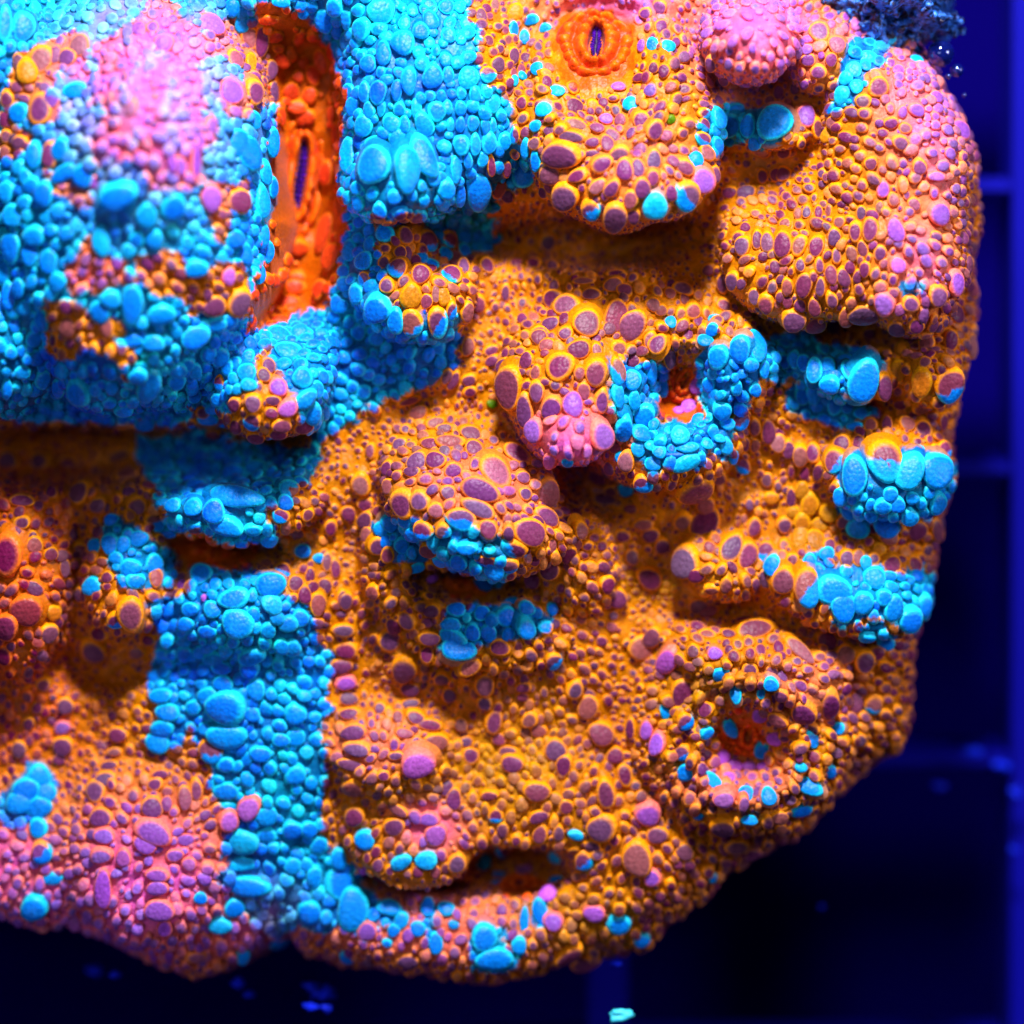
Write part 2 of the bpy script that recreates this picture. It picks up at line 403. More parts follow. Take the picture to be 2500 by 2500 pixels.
PAL = { # tissue, rim, cap
 'o': ((196,116,0), (255,156,0), (112,38,82)),
 'b': ((0,116,178), (22,208,244), (0,128,242)),  # teal tissue darkened, painting in some shade between the bubbles
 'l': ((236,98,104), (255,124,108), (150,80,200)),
 'h': ((222,92,186), (250,116,160), (160,110,235)),  # lavender of the painted haze
 'r': ((196,86,0), (244,116,6), (222,62,20)),
 'p': ((176,60,210), (200,96,226), (186,84,226)),
 'c': ((0,160,214), (40,204,242), (8,168,242)),
 'y': ((196,124,0), (226,152,0), (190,112,18)),
 'g': ((120,110,0), (110,130,0), (66,112,0)),
 'w': ((196,98,0), (236,110,20), (112,12,66)),
 'v': ((70,10,110), (90,20,130), (40,0,110)),
}
 
PAL['s'] = ((226,92,0), (246,124,10), (232,92,18))
PAL = {k: [lin(c) for c in v] for k, v in PAL.items()}

def palette_at(x, y):
    """tissue, rim and cap colour of the pattern, painted light included, at plan position x, y"""
    n = len(x)
    blue = look(MB, x, y)[:, None]; red = look(MR, x, y)[:, None]
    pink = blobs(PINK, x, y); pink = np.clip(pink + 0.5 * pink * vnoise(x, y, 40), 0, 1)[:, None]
    hz = np.clip(blobs(PAINTED_HAZE, x, y) * (1 + 1.5 * vnoise(x + 31, y, 48)), 0, 1)[:, None]
    ol = blobs(OLIVE, x, y)[:, None]
    left = sstep(330, 60, x)[:, None] * sstep(1000, 1150, y)[:, None] * sstep(2000, 1800, y)[:, None]
    out = []
    for k in range(3):
        c = np.broadcast_to(PAL['o'][k], (n, 3))
        c = c * (1 - ol) + PAL['y'][k] * ol * np.array([0.85, 1.05, 1.0])
        c = c * (1 - left) + PAL['w'][k] * left
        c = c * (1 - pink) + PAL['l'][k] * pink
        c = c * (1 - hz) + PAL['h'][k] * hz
        b = PAL['b'][k] * (1 - 0.35 * pink) + PAL['c'][k] * 0.35 * pink
        b = b * np.stack([np.ones(n), 1 + .75 * vnoise(x + 900, y, 75) + .5 * vnoise(x, y + 900, 24), 1 + .25 * vnoise(x + 500, y, 110)], -1)
        c = c * (1 - blue) + b * blue
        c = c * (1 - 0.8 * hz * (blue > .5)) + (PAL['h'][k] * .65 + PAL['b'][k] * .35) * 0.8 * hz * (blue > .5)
        st = (np.clip(vnoise(x * 1.6 + 400, y, 62) * 5 - .3, 0, 1) * np.exp(-(((x - 375) / 180) ** 2 + ((y - 290) / 250) ** 2) ** 2))[:, None] * .5 * (1 - blue)
        c = c * (1 - st) + PAL['b'][k] * st
        c = c * (1 - red) + PAL['r'][k] * red
        out.append(c)
    return out

bx, by = co[:, 0] + 1250, 1250 - co[:, 1]
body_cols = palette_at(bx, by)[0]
body_cols = body_cols * (1 + 0.5 * vnoise(bx, by, 22)[:, None])

coral = bpy.data.objects.new("coral_colony", None)
COL.objects.link(coral)
coral.location = (0, 0, 0)
coral["label"] = "knobbly orange and blue chalice coral colony covered in purple-capped bubbles, filling the frame"
coral["category"] = "coral"
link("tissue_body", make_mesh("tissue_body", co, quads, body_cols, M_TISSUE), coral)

# ------------------------------------------------------------------ bubbles
PROFILE_HI = np.array([(1.34,-.40),(1.14,-.10),(.98,.06),(.95,.20),(.985,.36),(1.0,.50),(.97,.66),(.90,.79),(.79,.89),(.62,.965),(.40,1.015),(.20,1.035),(.02,1.04)])
PROFILE_LO = np.array([(1.28,-.36),(.98,.05),(.97,.32),(.98,.56),(.84,.84),(.52,.99),(.05,1.04)])
PROFILE_MINI = np.array([(1.25,-.36),(.98,.15),(.90,.62),(.50,.95),(.05,1.03)])
def lathe_faces(nr, ns):
    f = []
    for i in range(nr - 1):
        for j in range(ns):
            f.append((i * ns + j, i * ns + (j + 1) % ns, (i + 1) * ns + (j + 1) % ns, (i + 1) * ns + j))
    return np.array(f)
F_HI = lathe_faces(len(PROFILE_HI), 22); F_LO = lathe_faces(len(PROFILE_LO), 11); F_MINI = lathe_faces(len(PROFILE_MINI), 8)

KEYS = list(PAL.keys()); KEYI = {k: i for i, k in enumerate(KEYS)}
def bubble_geom(p, n, rx, ry, ang, typ, hi, view=0.45, hk=None, sag=None):
    prof, ns = {True: (PROFILE_HI, 22), False: (PROFILE_LO, 11), 0.5: (PROFILE_MINI, 8)}[hi]
    a = n * (1 - view) + np.array([0, 0, 1.0]) * view
    a /= np.linalg.norm(a)
    th = math.radians(ang)
    t = np.array([math.cos(th), -math.sin(th), 0.0])
    t = t - a * t.dot(a); t /= np.linalg.norm(t) + 1e-9
    b = np.cross(a, t)
    ph = np.arange(ns) * 2 * math.pi / ns
    w1, w2, w3 = random.uniform(0, 6.3), random.uniform(0, 6.3), random.uniform(0, 6.3)
    irr = 1 + 0.06 * np.cos(2 * ph + w1) + 0.05 * np.cos(3 * ph + w2)
    irr = irr + random.uniform(-0.15, 0.15) * np.cos(ph + w3)
    rho = prof[:, 0][:, None] * (1 + (irr - 1)[None, :] * np.clip(prof[:, 0], 0, 1)[:, None])
    u = rho * np.cos(ph) * rx; v = rho * np.sin(ph) * ry
    h = (hk or random.uniform(0.75, 1.1)) * min(math.sqrt(rx * ry), 1.35 * min(rx, ry))
    z = np.broadcast_to(prof[:, 1][:, None] * h, u.shape)
    z = z + 0.12 * h * np.cos(ph + w1)[None, :] * np.clip(prof[:, 1], 0, 1)[:, None] * np.clip(prof[:, 0], 0, 1)[:, None]
    V_ = p + u[..., None] * t + v[..., None] * b + z[..., None] * a
    sg = random.uniform(0.3, 0.65) if sag is None else sag      # the bubbles hang a little, like drops
    V_[..., 1] -= sg * h * np.clip(prof[:, 1], 0, 1)[:, None] ** 0.8
    V_[..., 1] += 0.35 * sg * h
    V_ = V_.reshape(-1, 3)
    e0 = random.uniform(0.70, 0.84); e1 = e0 + random.uniform(0.10, 0.18)
    capw = (1 - sstep(e0, e1, prof[:, 0])) * (prof[:, 1] > 0.5)
    off = random.uniform(0, 6.3)
    capw = np.clip(capw[:, None] + 0.35 * np.cos(ph + off)[None, :] * (capw * (1 - capw) * 4)[:, None], 0, 1)
    capw = capw * random.choice([1, 1, 1, .95, .9, .8, .45] if hi is not True else [1, 1, 1, .95, .85])
    rimw = sstep(0.0, 0.25, prof[:, 1])[:, None] + 0 * ph[None, :]
    m = len(V_)
    if typ == 'm':
        d = np.cos(ph - (math.pi * 1.5 + random.uniform(-1, 1)))[None, :] * prof[:, 0][:, None]
        s_ = (d + 0.36 * vnoise(V_[:, 0], V_[:, 1], 9).reshape(d.shape) > random.uniform(-0.1, 0.35)).reshape(-1)
        code = np.where(s_, KEYI['b'], KEYI['o'])
    else:
        code = np.full(m, KEYI.get(typ, -1))
    br = random.uniform(.82, 1.12); gr = random.random() ** 2 * 0.5
    jit = np.broadcast_to(np.array([br * random.uniform(.88, 1.12), br * random.uniform(.82, 1.2), br, gr]), (m, 4))
    return [V_, capw.reshape(-1, 1), rimw.reshape(-1, 1), code, jit]

SLATE = lin((92, 84, 118))
def colourise(V_, capw, rimw, code, jit):
    x, y = V_[:, 0] + 1250, 1250 - V_[:, 1]
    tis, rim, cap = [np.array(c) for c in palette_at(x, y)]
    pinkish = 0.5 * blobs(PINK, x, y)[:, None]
    for i, k in enumerate(KEYS):
        s = code == i
        if not s.any(): continue
        r1, c1 = np.broadcast_to(PAL[k][1], rim[s].shape), np.broadcast_to(PAL[k][2], cap[s].shape)
        if k == 'o':
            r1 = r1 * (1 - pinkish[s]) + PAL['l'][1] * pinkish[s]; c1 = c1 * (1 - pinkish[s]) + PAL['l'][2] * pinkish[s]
        rim[s] = r1; cap[s] = c1
        tis[s] = tis[s] * 0.8 + PAL[k][0] * 0.2
    purple = ((cap[:, 0] > cap[:, 1] * 1.5) & (cap[:, 2] > cap[:, 1]))[:, None]
    cap = cap * (1 - jit[:, 3:] * purple) + SLATE * jit[:, 3:] * purple
    c = tis * (1 - rimw) + rim * rimw
    return c * (1 - capw) + cap * jit[:, :3] * capw

DATA = """# tile 0 0
20 130 40 110;125 150 65 90;230 330 70 85 o;150 395 62 75 y;310 315 40 55 o;380 320 50 60 o;100 340 30 50 o;445 260 55 70 o;775 165 40 50 l;845 155 35 45 l;905 245 55 60 l;990 210 25 50 l;1165 140 80 70 l;1385 210 50 70 o;1445 230 40 95 o;1300 330 50 60 o;1385 350 35 60 y;1395 510 55 80 o;1270 510 75 75 l;1495 385 35 60 o;1505 510 40 65 o
1405 660 45 50 b;1310 780 60 80 b;1360 840 90 95 b;1490 790 45 90 b;1460 960 45 70 b;1430 1100 60 95 b;1505 1040 35 60 b;1310 1110 75 75 o;1155 1090 60 80 l;960 1145 75 75 b;815 1190 60 70 b;660 1080 110 80 -20 b;735 600 35 50 o;860 540 25 25 o;855 690 25 25 o;850 480 25 28 o;690 430 20 35 o;610 550 20 40 o
425 505 65 50 b;290 540 50 60;235 610 70 90 o;115 620 55 60 b;45 540 40 50 o;30 660 35 50 o;45 755 40 40 o;85 770 40 35 o;35 850 35 45 o;120 790 50 40 o;200 860 45 75 b;345 830 55 70 b;285 860 45 80 o;370 960 80 45 -25 b;465 970 65 65 b;150 970 40 45 b;50 1060 55 65 b;180 1025 50 45 b;250 1070 60 70 b;75 1200 65 65 b;145 1115 45 40;265 1200 45 45 c;75 1365 65 90 b;180 1410 55 70 b;200 1310 70 60 b
530 1010 35 40 l;560 1330 50 90 c;715 1390 40 45 c;860 1320 45 55 b;760 1320 45 50 b;1040 1340 35 40 b;1290 1330 60 55 b;1340 1400 60 60 b;1440 1310 45 70 b;1470 1390 40 70 b;735 1680 60 120 b;560 1720 60 70 b;620 1650 60 50 b;890 1740 80 60 b;1185 1690 75 55 -20 o;1310 1660 65 90 30 o;1260 1530 40 55 l;1150 1620 30 40 o;1080 1480 70 50 b;1160 700 35 70 20 l;1100 780 30 60 l;1080 880 30 120 l;1000 920 30 60 l;950 900 30 60 l;890 980 30 30 l
60 1640 45 80 b;110 1590 45 60 b;30 1500 50 80 b;85 1800 35 40 b;185 1870 45 50 b;240 1760 40 70 b;385 1810 55 60 o;595 1800 40 60 o;740 1885 50 40 b;860 1900 60 50 b;1065 1865 85 70 -30 b;1190 1790 60 50 b;1260 1760 60 50 b;330 1560 50 55 b;280 1450 50 70 b;380 1690 50 40;1380 1600 40 60;1430 1520 35 60 b
1490 100 55 30 r;1525 200 50 30 r;1540 265 40 25 r;1550 330 55 40 20 r;1655 210 35 40 r;1610 500 50 45 r;1715 525 40 50 r;1740 420 45 60 -20 r;1650 420 30 35 r;1785 345 45 70 -15 r;1840 540 25 40 r;1840 630 25 50 r;1870 740 25 70 r;1895 1140 35 70 r;1915 1105 25 35 p;1815 1290 50 110 15 r;1825 960 48 75 r;1650 1370 60 45 r;1545 650 40 52 r;1700 640 55 45 r;1640 590 60 40 r;1860 1410 60 80 30 r;1785 1600 45 60 20 r;1630 1590 60 50 r;1600 1680 60 45 r;1560 1780 60 30 r;1640 1540 50 40 r
1680 60 35 35 b;1800 100 55 70 b;1865 30 50 60 b;1870 160 35 50 b;1875 270 50 55 b;1555 5 50 30 b;1350 60 45 40 b;1290 40 50 50 b;1345 130 40 60 b;1580 1850 80 40 b;1660 1850 70 40 b;1780 1850 35 35 b;1880 1680 45 50 b
# tile 800 0
295 60 80 70;200 155 58 68;40 35 45 40;110 85 35 60;50 270 48 60;115 220 45 50;315 295 42 72;425 245 68 72;230 355 48 52;570 115 45 60 -15;515 175 50 45;660 40 45 45;675 195 42 48;600 280 25 35;165 290 30 30;655 330 35 40;780 430 60 62;580 430 58 68;670 410 33 50;455 455 45 75;385 500 32 60;290 505 50 68;210 510 38 60;130 510 45 50;300 400 30 35;430 130 35 40;770 130 35 45;740 220 30 35;560 20 40 35;470 60 30 40
150 590 50 55;235 610 35 50;300 600 25 45;400 605 32 40;490 600 30 55;605 620 50 60 -20;665 600 30 40;735 600 30 45;800 590 35 40;915 580 45 48;570 530 35 30;630 530 25 35;820 520 35 45;975 550 25 45;205 690 55 60;360 680 50 55;430 690 30 55;535 690 50 72 -35;680 690 25 40;735 690 25 45;805 680 32 45;870 700 28 50;910 690 25 40;980 680 28 35;1040 750 30 50;880 510 30 40;740 520 30 35;690 520 25 30
890 790 42 65;980 780 38 50;740 800 45 60;815 800 28 70;180 775 35 50;270 790 60 40;385 775 50 60;550 775 45 35 20;270 930 90 120;430 950 75 130;540 880 70 130 -20;650 1040 50 62;705 940 35 75;775 890 25 50;855 880 30 45;830 1040 75 110;725 1070 35 70;1080 970 60 72 b;945 1030 45 60 o;1000 1080 38 38 o;905 920 25 60 o;985 930 25 50 o;1040 850 30 35 o
375 1090 42 42;290 1160 42 48;175 1120 40 50;175 1040 45 40;400 1165 45 40;500 1180 52 48;600 1210 45 42;690 1210 40 35;915 1145 40 30 b;660 1150 35 30;130 870 55 110;315 1295 55 55 b;430 1315 45 55 o;545 1335 58 65 m;665 1330 50 50 m;745 1310 55 55 b;805 1300 35 45 b;865 1300 35 40 b;930 1300 40 35 b;880 1380 38 35 b;815 1380 30 45 b;650 1410 38 45 b;755 1390 40 45 b
175 1230 35 35 b;230 1270 30 45 b;165 1320 30 30 b;235 1360 35 50 b;130 1390 45 60 b;210 1450 52 58 b;320 1380 35 30 o;400 1400 35 40 o;440 1410 28 50 o;320 1455 35 45 o;385 1490 55 60 m;520 1435 35 40 b;515 1530 55 60 o;680 1530 58 65 m;755 1490 35 70 o;880 1475 42 50 o;575 1470 40 40 b;100 1500 45 40 b;110 1570 55 45 b;210 1545 38 45 m;170 1620 50 60 b;335 1580 45 45 o;290 1700 75 80 b;460 1640 60 70 y;600 1630 25 50 o;550 1670 35 45 o;640 1640 35 60 y;380 1770 45 80 b;470 1790 60 80 m;605 1770 60 85 m;680 1720 30 55 m;760 1720 42 60 o;830 1680 38 55 o;175 1830 45 50 b;75 1690 45 40 b;40 1755 40 40 b;280 1870 45 45 b
850 90 35 50 o;925 30 30 45 o;1040 70 45 50 y;890 225 35 35 o;915 290 35 30 o;935 360 45 50 o;840 325 30 35 o;890 410 45 50 m;1020 310 40 50 o;1100 320 32 35 o;1140 115 45 35 b;1205 155 45 25 b;1025 160 30 45 b;1090 205 32 40 b;1165 380 38 38 b;1080 420 25 30 b;1030 450 28 32 b;1215 455 32 38 o;1120 515 28 32 o;1080 565 32 40 o;1270 510 42 35 c;1200 610 50 38 c;1280 635 35 25 o;1370 590 55 50 o;1470 580 35 30 o;1530 570 30 30 o;1685 580 45 45 c;1610 480 42 30 l;1580 545 35 22 o;1720 495 30 28 o;1795 500 40 38 l;1735 430 40 28 o;1810 375 32 35 o;1870 400 35 40 o;1885 255 38 42 c;1805 250 35 40 b;1745 255 25 40 l;1770 75 38 35 o;1845 150 35 50 o;1850 30 40 40 o
1160 695 35 32 b;1240 725 42 30 o;1370 690 70 38 8 o;1350 760 78 35 10 o;1545 660 40 35 l;1450 660 35 25 o;1740 670 45 55 30 o;1810 720 50 60 30 o;1470 790 42 28 o;1550 800 40 55 o;1100 735 30 35 o;1155 795 38 38 o;1300 850 115 75 5 o;1245 955 70 60 10 o;1390 975 60 42 -20 o;1530 910 70 45 -25 o;1620 840 60 40 -25 o;1470 845 50 25 o;1100 820 25 60 b;1160 890 30 60 b;1330 1080 85 80 o;1290 1090 40 60 b;1205 1060 35 40 o;1465 1150 55 65 m;1500 1030 60 35 -40 o;1580 1040 55 40 -50 o;1650 940 50 65 o;1720 930 40 60 o;1810 890 45 60 o;1600 1180 70 90 o;1680 1100 40 55 o;1740 1040 45 60 o;1800 990 35 45 o;1700 1190 40 50 o;1810 1140 65 75 c;1905 660 28 28 g
1225 1340 50 50 o;1140 1470 45 48 o;1045 1465 35 35 o;1245 1480 35 40 o;985 1620 28 50 o;1080 1680 30 35 o;930 1700 25 30 o;1330 1700 75 75 -30 o;1255 1660 55 60 o;1440 1800 80 85 30 o;1595 1750 70 100 15 o;1685 1810 75 90 20 o;1460 1630 55 35 o;1585 1580 55 45 o;1650 1610 50 45 o;1600 1520 60 25 o;1800 1690 45 40 o;1850 1720 35 35 o;1900 1790 30 40 b;1790 1890 40 60 o;1180 1860 60 55 o;1240 1800 50 45 o;1320 1850 45 40 o;1900 1630 35 35 o;1420 1560 60 25 o
# tile 1650 0
800 180 60 65 o;890 250 50 55 o;935 150 30 35 o;860 330 35 40 o;795 395 45 40 o;740 330 45 35 o;150 330 35 45 o;205 345 40 50 o;270 430 35 35 o;310 450 35 30 o;575 500 32 40 o;665 480 30 35 o;520 560 35 35 o;620 570 25 30 o;850 530 20 45 o;220 660 50 65 b;305 695 58 65 b;405 705 45 70 b;550 690 100 110 b;720 650 50 80 l;330 610 50 35 b;150 690 35 40 m;140 770 50 40 m;215 800 40 50 b;290 780 35 30 b;770 710 40 60 o;440 790 40 40 b;600 840 38 38 o;690 790 28 35 o;840 750 35 38 y;870 680 32 38 o
160 850 50 50 o;100 890 45 50 b;45 930 60 45 30 o;130 990 70 80 l;50 1080 72 88 m;200 960 40 50 o;1160 210 60 45 -30 c;1060 320 50 45 c;990 390 45 45 c;930 530 45 55 c;950 430 40 40 c;1000 480 40 40 c;1520 470 40 40 c;1330 330 45 25 c
1120 490 60 60 o;1040 565 50 40 20 o;1230 390 40 35 l;1230 470 30 30 l;1330 610 50 38 30 l;1430 540 40 40 l;1430 640 30 30 l;1560 720 80 60 l;1190 680 40 30 o;1270 710 40 30 o;1240 790 50 38 25 o;1350 920 45 40 35 o;1150 740 35 25 o;1080 905 35 38 o;1190 975 30 35 o;1240 950 25 25 o;1150 1050 35 50 l;1440 980 50 30 l;1510 850 40 35 l;1430 1070 25 35 l;1320 1135 32 42 -30 o;1450 1190 70 65 30 l;1220 1270 50 70 -25 l;1080 1270 45 75 o;1130 1150 22 40 o;1000 1280 40 60 o;1030 1180 30 40 o;910 1230 32 35 o;880 1310 40 50 o;850 1170 22 45 o;795 1180 25 45 o;730 1180 28 40 10 o;680 1190 25 40 o;770 1100 20 30 o
380 1360 50 55 o;455 1330 35 55 o;510 1350 40 65 o;595 1360 50 80 o;685 1360 45 65 25 o;780 1360 45 60 15 o;390 1260 32 30 o;465 1250 25 30 o;610 1245 35 35 o;550 1480 32 40 o;620 1590 32 55 o;715 1580 45 75 15 o;690 1470 30 40 o;795 1470 28 45 o;800 1590 28 55 o;860 1530 35 60 -15 o;930 1530 40 55 -10 o;890 1420 28 45 o;975 1410 30 50 -15 o;1040 1380 30 50 -20 o;1050 1490 30 50 o;860 1660 32 50 -10 o;770 1700 35 55 -20 o;690 1690 35 40 o;620 1670 30 40 o;1040 1720 90 70 o;1160 1680 60 70 -30 l;940 1750 45 60 o;650 1760 65 70 o;770 1790 60 60 o;870 1780 50 50 o;505 1680 45 60 o;440 1640 35 50 o;1130 1400 35 45 o;1230 1470 45 50 l;1300 1680 50 50 o;1440 1630 60 60 o;1540 1560 60 75 l;1600 1460 40 60 o;1580 1310 40 45 o;1440 1310 35 30 o;1660 970 42 45 l;1640 1100 35 45 o;1620 1220 30 40 o;1630 1600 50 50 o;1540 1730 55 60 o;1230 1810 50 50 o;1330 1790 45 45 o;1080 1830 50 40 o
320 1550 45 55 o;265 1560 40 60 o;180 1500 35 35 o;125 1290 38 40 y;190 1300 30 30 y;300 1060 45 35 o;390 1070 55 45 o;90 1730 50 50 o;265 1700 45 40 30 o;30 1610 60 45 20 o;210 1770 35 30 b;205 1830 38 35 b;160 1890 45 40 b;295 1845 30 35 o;355 1790 20 40 o;560 970 40 40 o;600 965 45 45 -20 o;480 980 30 45 o
# tile 0 800
120 240 45 45 b;35 320 30 60 b;230 270 45 60 b;340 310 45 70 15 b;450 330 70 90 b;580 470 50 50 b;690 430 55 50 b;810 500 60 55 b;820 290 70 110 20 b;760 240 55 55 b;720 250 40 40 o;980 220 50 45 b;980 290 55 50 b;1040 190 40 40 b;1080 230 35 50 b;730 160 30 35 o;1150 130 45 50 b;1220 150 50 60 b;1380 160 35 40 b;1310 200 35 40 b;1270 220 35 50 b;1375 250 50 60 b;1225 305 35 45 m;1300 285 35 35 b;1380 320 45 40 b;1320 340 35 30 b;1225 390 55 40 b;1195 440 55 35 b;1070 370 40 40 b;1140 340 40 30 b
1545 40 75 55 b;1590 130 80 55 b;1665 30 50 50 b;1480 220 40 50 15 o;1460 270 40 45 o;1670 280 60 60 b;1780 265 40 40 b;1750 340 40 50 b;1690 400 75 45 -30 b;1600 440 65 45 -30 l;1510 400 45 30 10 o;1400 415 50 50 o;1400 510 50 55 m;1310 425 40 40 o;1320 530 40 50 o;1505 470 40 30 o;1160 490 55 40 b;1125 465 40 35 o;1240 510 40 40 m;1720 470 50 70 b;1790 460 35 50 b;1560 530 60 40 o;1680 530 60 50 o;1540 570 50 40 o;1180 570 45 35 o;1250 600 50 40 b;1420 590 55 40 o;1540 330 50 60 l
850 750 40 35;920 740 55 35;1130 700 75 35 -5;1220 700 45 35;1140 780 60 55;1050 790 60 30;900 810 70 30;1210 800 35 55;1310 810 80 55 25;1420 780 70 50 10;1515 810 35 45;1320 950 150 68 17;1440 880 40 40;1600 900 60 50;1660 860 45 35;1080 885 60 50 20;940 880 55 35;960 990 50 40;1080 1000 50 55;1190 1020 65 70 30;1090 1100 50 40;1260 1090 110 50 20;1000 1100 35 30;1400 1110 50 35;1490 1160 50 50 b;1580 970 45 45 b;1555 1040 48 45 m;1650 1130 40 35 o;1700 1030 40 40 o;1740 960 30 30 o;1830 1110 38 45 o;930 1140 50 25 b
850 1080 65 60 m;760 980 52 52 o;710 820 65 55 -25 o;720 910 45 35 o;820 880 45 30 o;550 985 50 45 -15 o;435 920 55 70 20 o;530 800 30 40 o;280 920 35 45 o;660 700 80 40 -20 o;40 750 60 75 o;215 745 50 55 o;280 760 35 50 y;370 750 50 35 o;120 970 70 40 o;130 1080 45 40 o;45 1250 75 130 w;180 1165 30 40 o;190 1200 50 45 o;280 1250 40 40 o;150 1560 95 80 30 w;45 1640 70 80 w;30 1800 50 60 w;290 1570 50 40 y;260 1690 55 55 o;190 1440 60 40 30 w
625 1070 45 35 b;610 1200 50 60 b;680 1200 38 50 b;645 1275 40 35 b;530 1210 42 45 b;440 1230 48 50 o;515 1425 58 52 b;600 1385 35 35 o;770 1170 55 45 b;730 1330 60 50 b;840 1310 55 60 20 b;755 1400 60 40 b;860 1390 40 55 o;960 1370 25 35 b;720 1580 75 100 -15 o;650 1610 55 50 m;560 1680 60 50 o;530 1760 80 65 30 o;760 1790 45 40 o;830 1720 40 35 o;460 1470 45 45 o;350 1330 30 60 o;1010 1430 28 30 p;1130 1500 15 20 p
1120 1380 60 80 b;1320 1640 90 85 b;1290 1500 90 60 -20 b;1500 1430 80 75 b;1510 1530 60 55 c;1400 1800 85 55 -20 b;1560 1760 45 45;1625 1760 50 50;1490 1670 45 45;1600 1640 55 45;1670 1610 45 50;1040 1640 50 40;1150 1680 55 40;1030 1800 50 45;1160 1770 50 35;1190 1830 60 40;900 1640 45 45;1020 1730 40 30;910 1800 40 35;1750 1700 45 40;1240 1880 60 40;1390 1880 60 50;1060 1560 50 40;1180 1560 50 50;1685 1240 42 40 b;1765 1280 35 30 b;1570 1350 45 45 m;1680 1340 30 30 o;1720 1370 28 45 o;1640 1415 45 48 o;1690 1480 40 50 o;1760 1530 50 65 o;1800 1430 40 45 o;1865 1345 28 50 o;1810 1300 30 60 o;1480 1310 40 35 o;1900 1500 35 55 o;1890 1680 45 40 o
# tile 800 800
1030 330 90 120 -8 o;1105 455 50 100 -5 o;1180 55 50 50 o;1215 100 45 40 o;1290 220 75 95 30 o;1480 250 62 80 o;1600 250 45 78 -10 m;1690 300 52 60 b;1605 120 50 50 o;1700 180 45 40 o;1830 90 50 70 25 o;1890 160 40 60 o;1785 240 38 70 b;1840 320 45 55 b;1640 540 52 78 b;1600 370 40 70 b;1700 400 35 55 b;1750 480 60 60 b;1420 350 35 50 o;1520 400 40 75 o;1400 120 65 55 o;1490 130 30 50 o;1160 250 35 45 o;1170 350 45 60 o;1240 440 55 70 20 o;1350 430 55 80 l;1240 720 40 60 15 l;1160 560 60 70 l;1500 590 70 90 l;1330 740 35 30 b;1110 180 40 55 o;985 210 55 50 o;920 180 45 35 o;1640 720 40 40 b;1665 740 50 60 o;1500 810 55 55 o;1740 590 60 50 b;1730 670 45 45 b;1810 750 45 50 b;1840 690 40 40 b;1660 880 45 50 b;1750 850 55 50 m;1580 890 50 35 o;1600 660 40 40 o;1570 770 35 45 o
670 640 90 45 3 o;790 590 62 50 10 o;500 750 60 62 10 o;600 735 60 55 o;925 800 85 105 -35 o;840 900 115 65 25 o;695 790 50 45 o;810 680 55 50 o;430 970 75 85 -20 o;520 960 60 60 o;665 915 45 40 30 o;600 1010 45 45 o;830 1000 110 45 25 o;1040 700 90 60 35 o;1200 910 90 80 40 o;1195 1050 85 55 25 o;1120 1140 100 80 25 o;740 1060 90 60 15 m;890 1120 50 55 o;1090 920 40 35 o;1080 830 45 35 o;1040 1210 80 50 25 m;1240 1330 60 70 o;1240 1200 30 40 o;1320 1240 55 60 o;1370 1190 35 45 o;1390 1120 50 50 o;1140 1285 35 35 o;1010 1300 50 50 m;1075 1330 35 35 o;1150 1380 55 50 o;930 1340 55 60 b;880 1390 60 45 b;880 1280 60 35 m;730 1290 50 50 b;770 1220 60 35 b;560 1220 55 45 o;640 1280 50 40 b
185 860 58 65 o;340 780 40 45 o;345 880 40 50 o;210 970 50 40 o;220 1070 55 55 o;290 1020 40 35 o;120 1030 40 45 o;225 1150 40 45 o;275 1210 50 55 o;335 1260 40 45 o;540 1120 60 55 m;350 1080 60 50 b;410 1200 45 45 b;640 1120 45 45 m;440 1060 45 50 b;480 1130 50 45 b;300 1110 40 45 b;330 1190 40 40 b;490 1320 50 30 b;510 480 55 45 -10 o;605 455 35 20 o;450 400 65 25 -15 o;790 350 40 32 o;780 285 42 35 o;700 290 30 60 25 o;660 270 30 50 30 o;780 100 35 60 10 o;905 125 45 30 -20 o;600 530 60 35 -20 o;650 560 45 30 o;400 650 45 40 o;240 680 28 45 o;910 425 32 25 g;570 640 50 40 o;470 800 50 35 o;575 1390 35 25 p
710 1570 50 48 b;850 1590 45 48 b;980 1600 60 55 b;1085 1660 60 60 b;890 1690 45 50 b;805 1690 42 50 b;700 1710 80 45 15 b;690 1645 60 35 b;720 1790 100 70 b;1100 1560 50 45 b;1020 1530 50 35 b;1240 1560 30 40 b;580 1560 50 40 o;950 1770 60 45 o;340 1720 70 65 o;430 1890 75 80 o;95 1505 45 50 o;90 1670 70 35 o;105 1780 65 50 o;80 1870 65 40 o;265 1450 45 45 o;380 1460 30 35 o;475 1440 30 35 o;365 1640 40 70 -20 o;450 1610 50 60 -30 o;560 1810 40 50 o;40 1340 30 60 o;570 1720 60 40 o;790 1880 70 50 -20 o
1590 1490 65 58 o;1540 1420 50 50 o;1400 1610 35 35 o;1790 1380 75 60 20 o;1545 960 85 42 12 o;1630 1150 50 35 o;1790 1150 50 40 o;1680 1270 40 50 o;1750 1090 60 35 o;1860 1210 50 40 o;1680 1000 40 30 o;1740 1770 80 65 -35 o;1810 1710 60 55 -35 o;1895 1830 60 90 30 l;1250 1840 50 50 m
# tile 1650 800
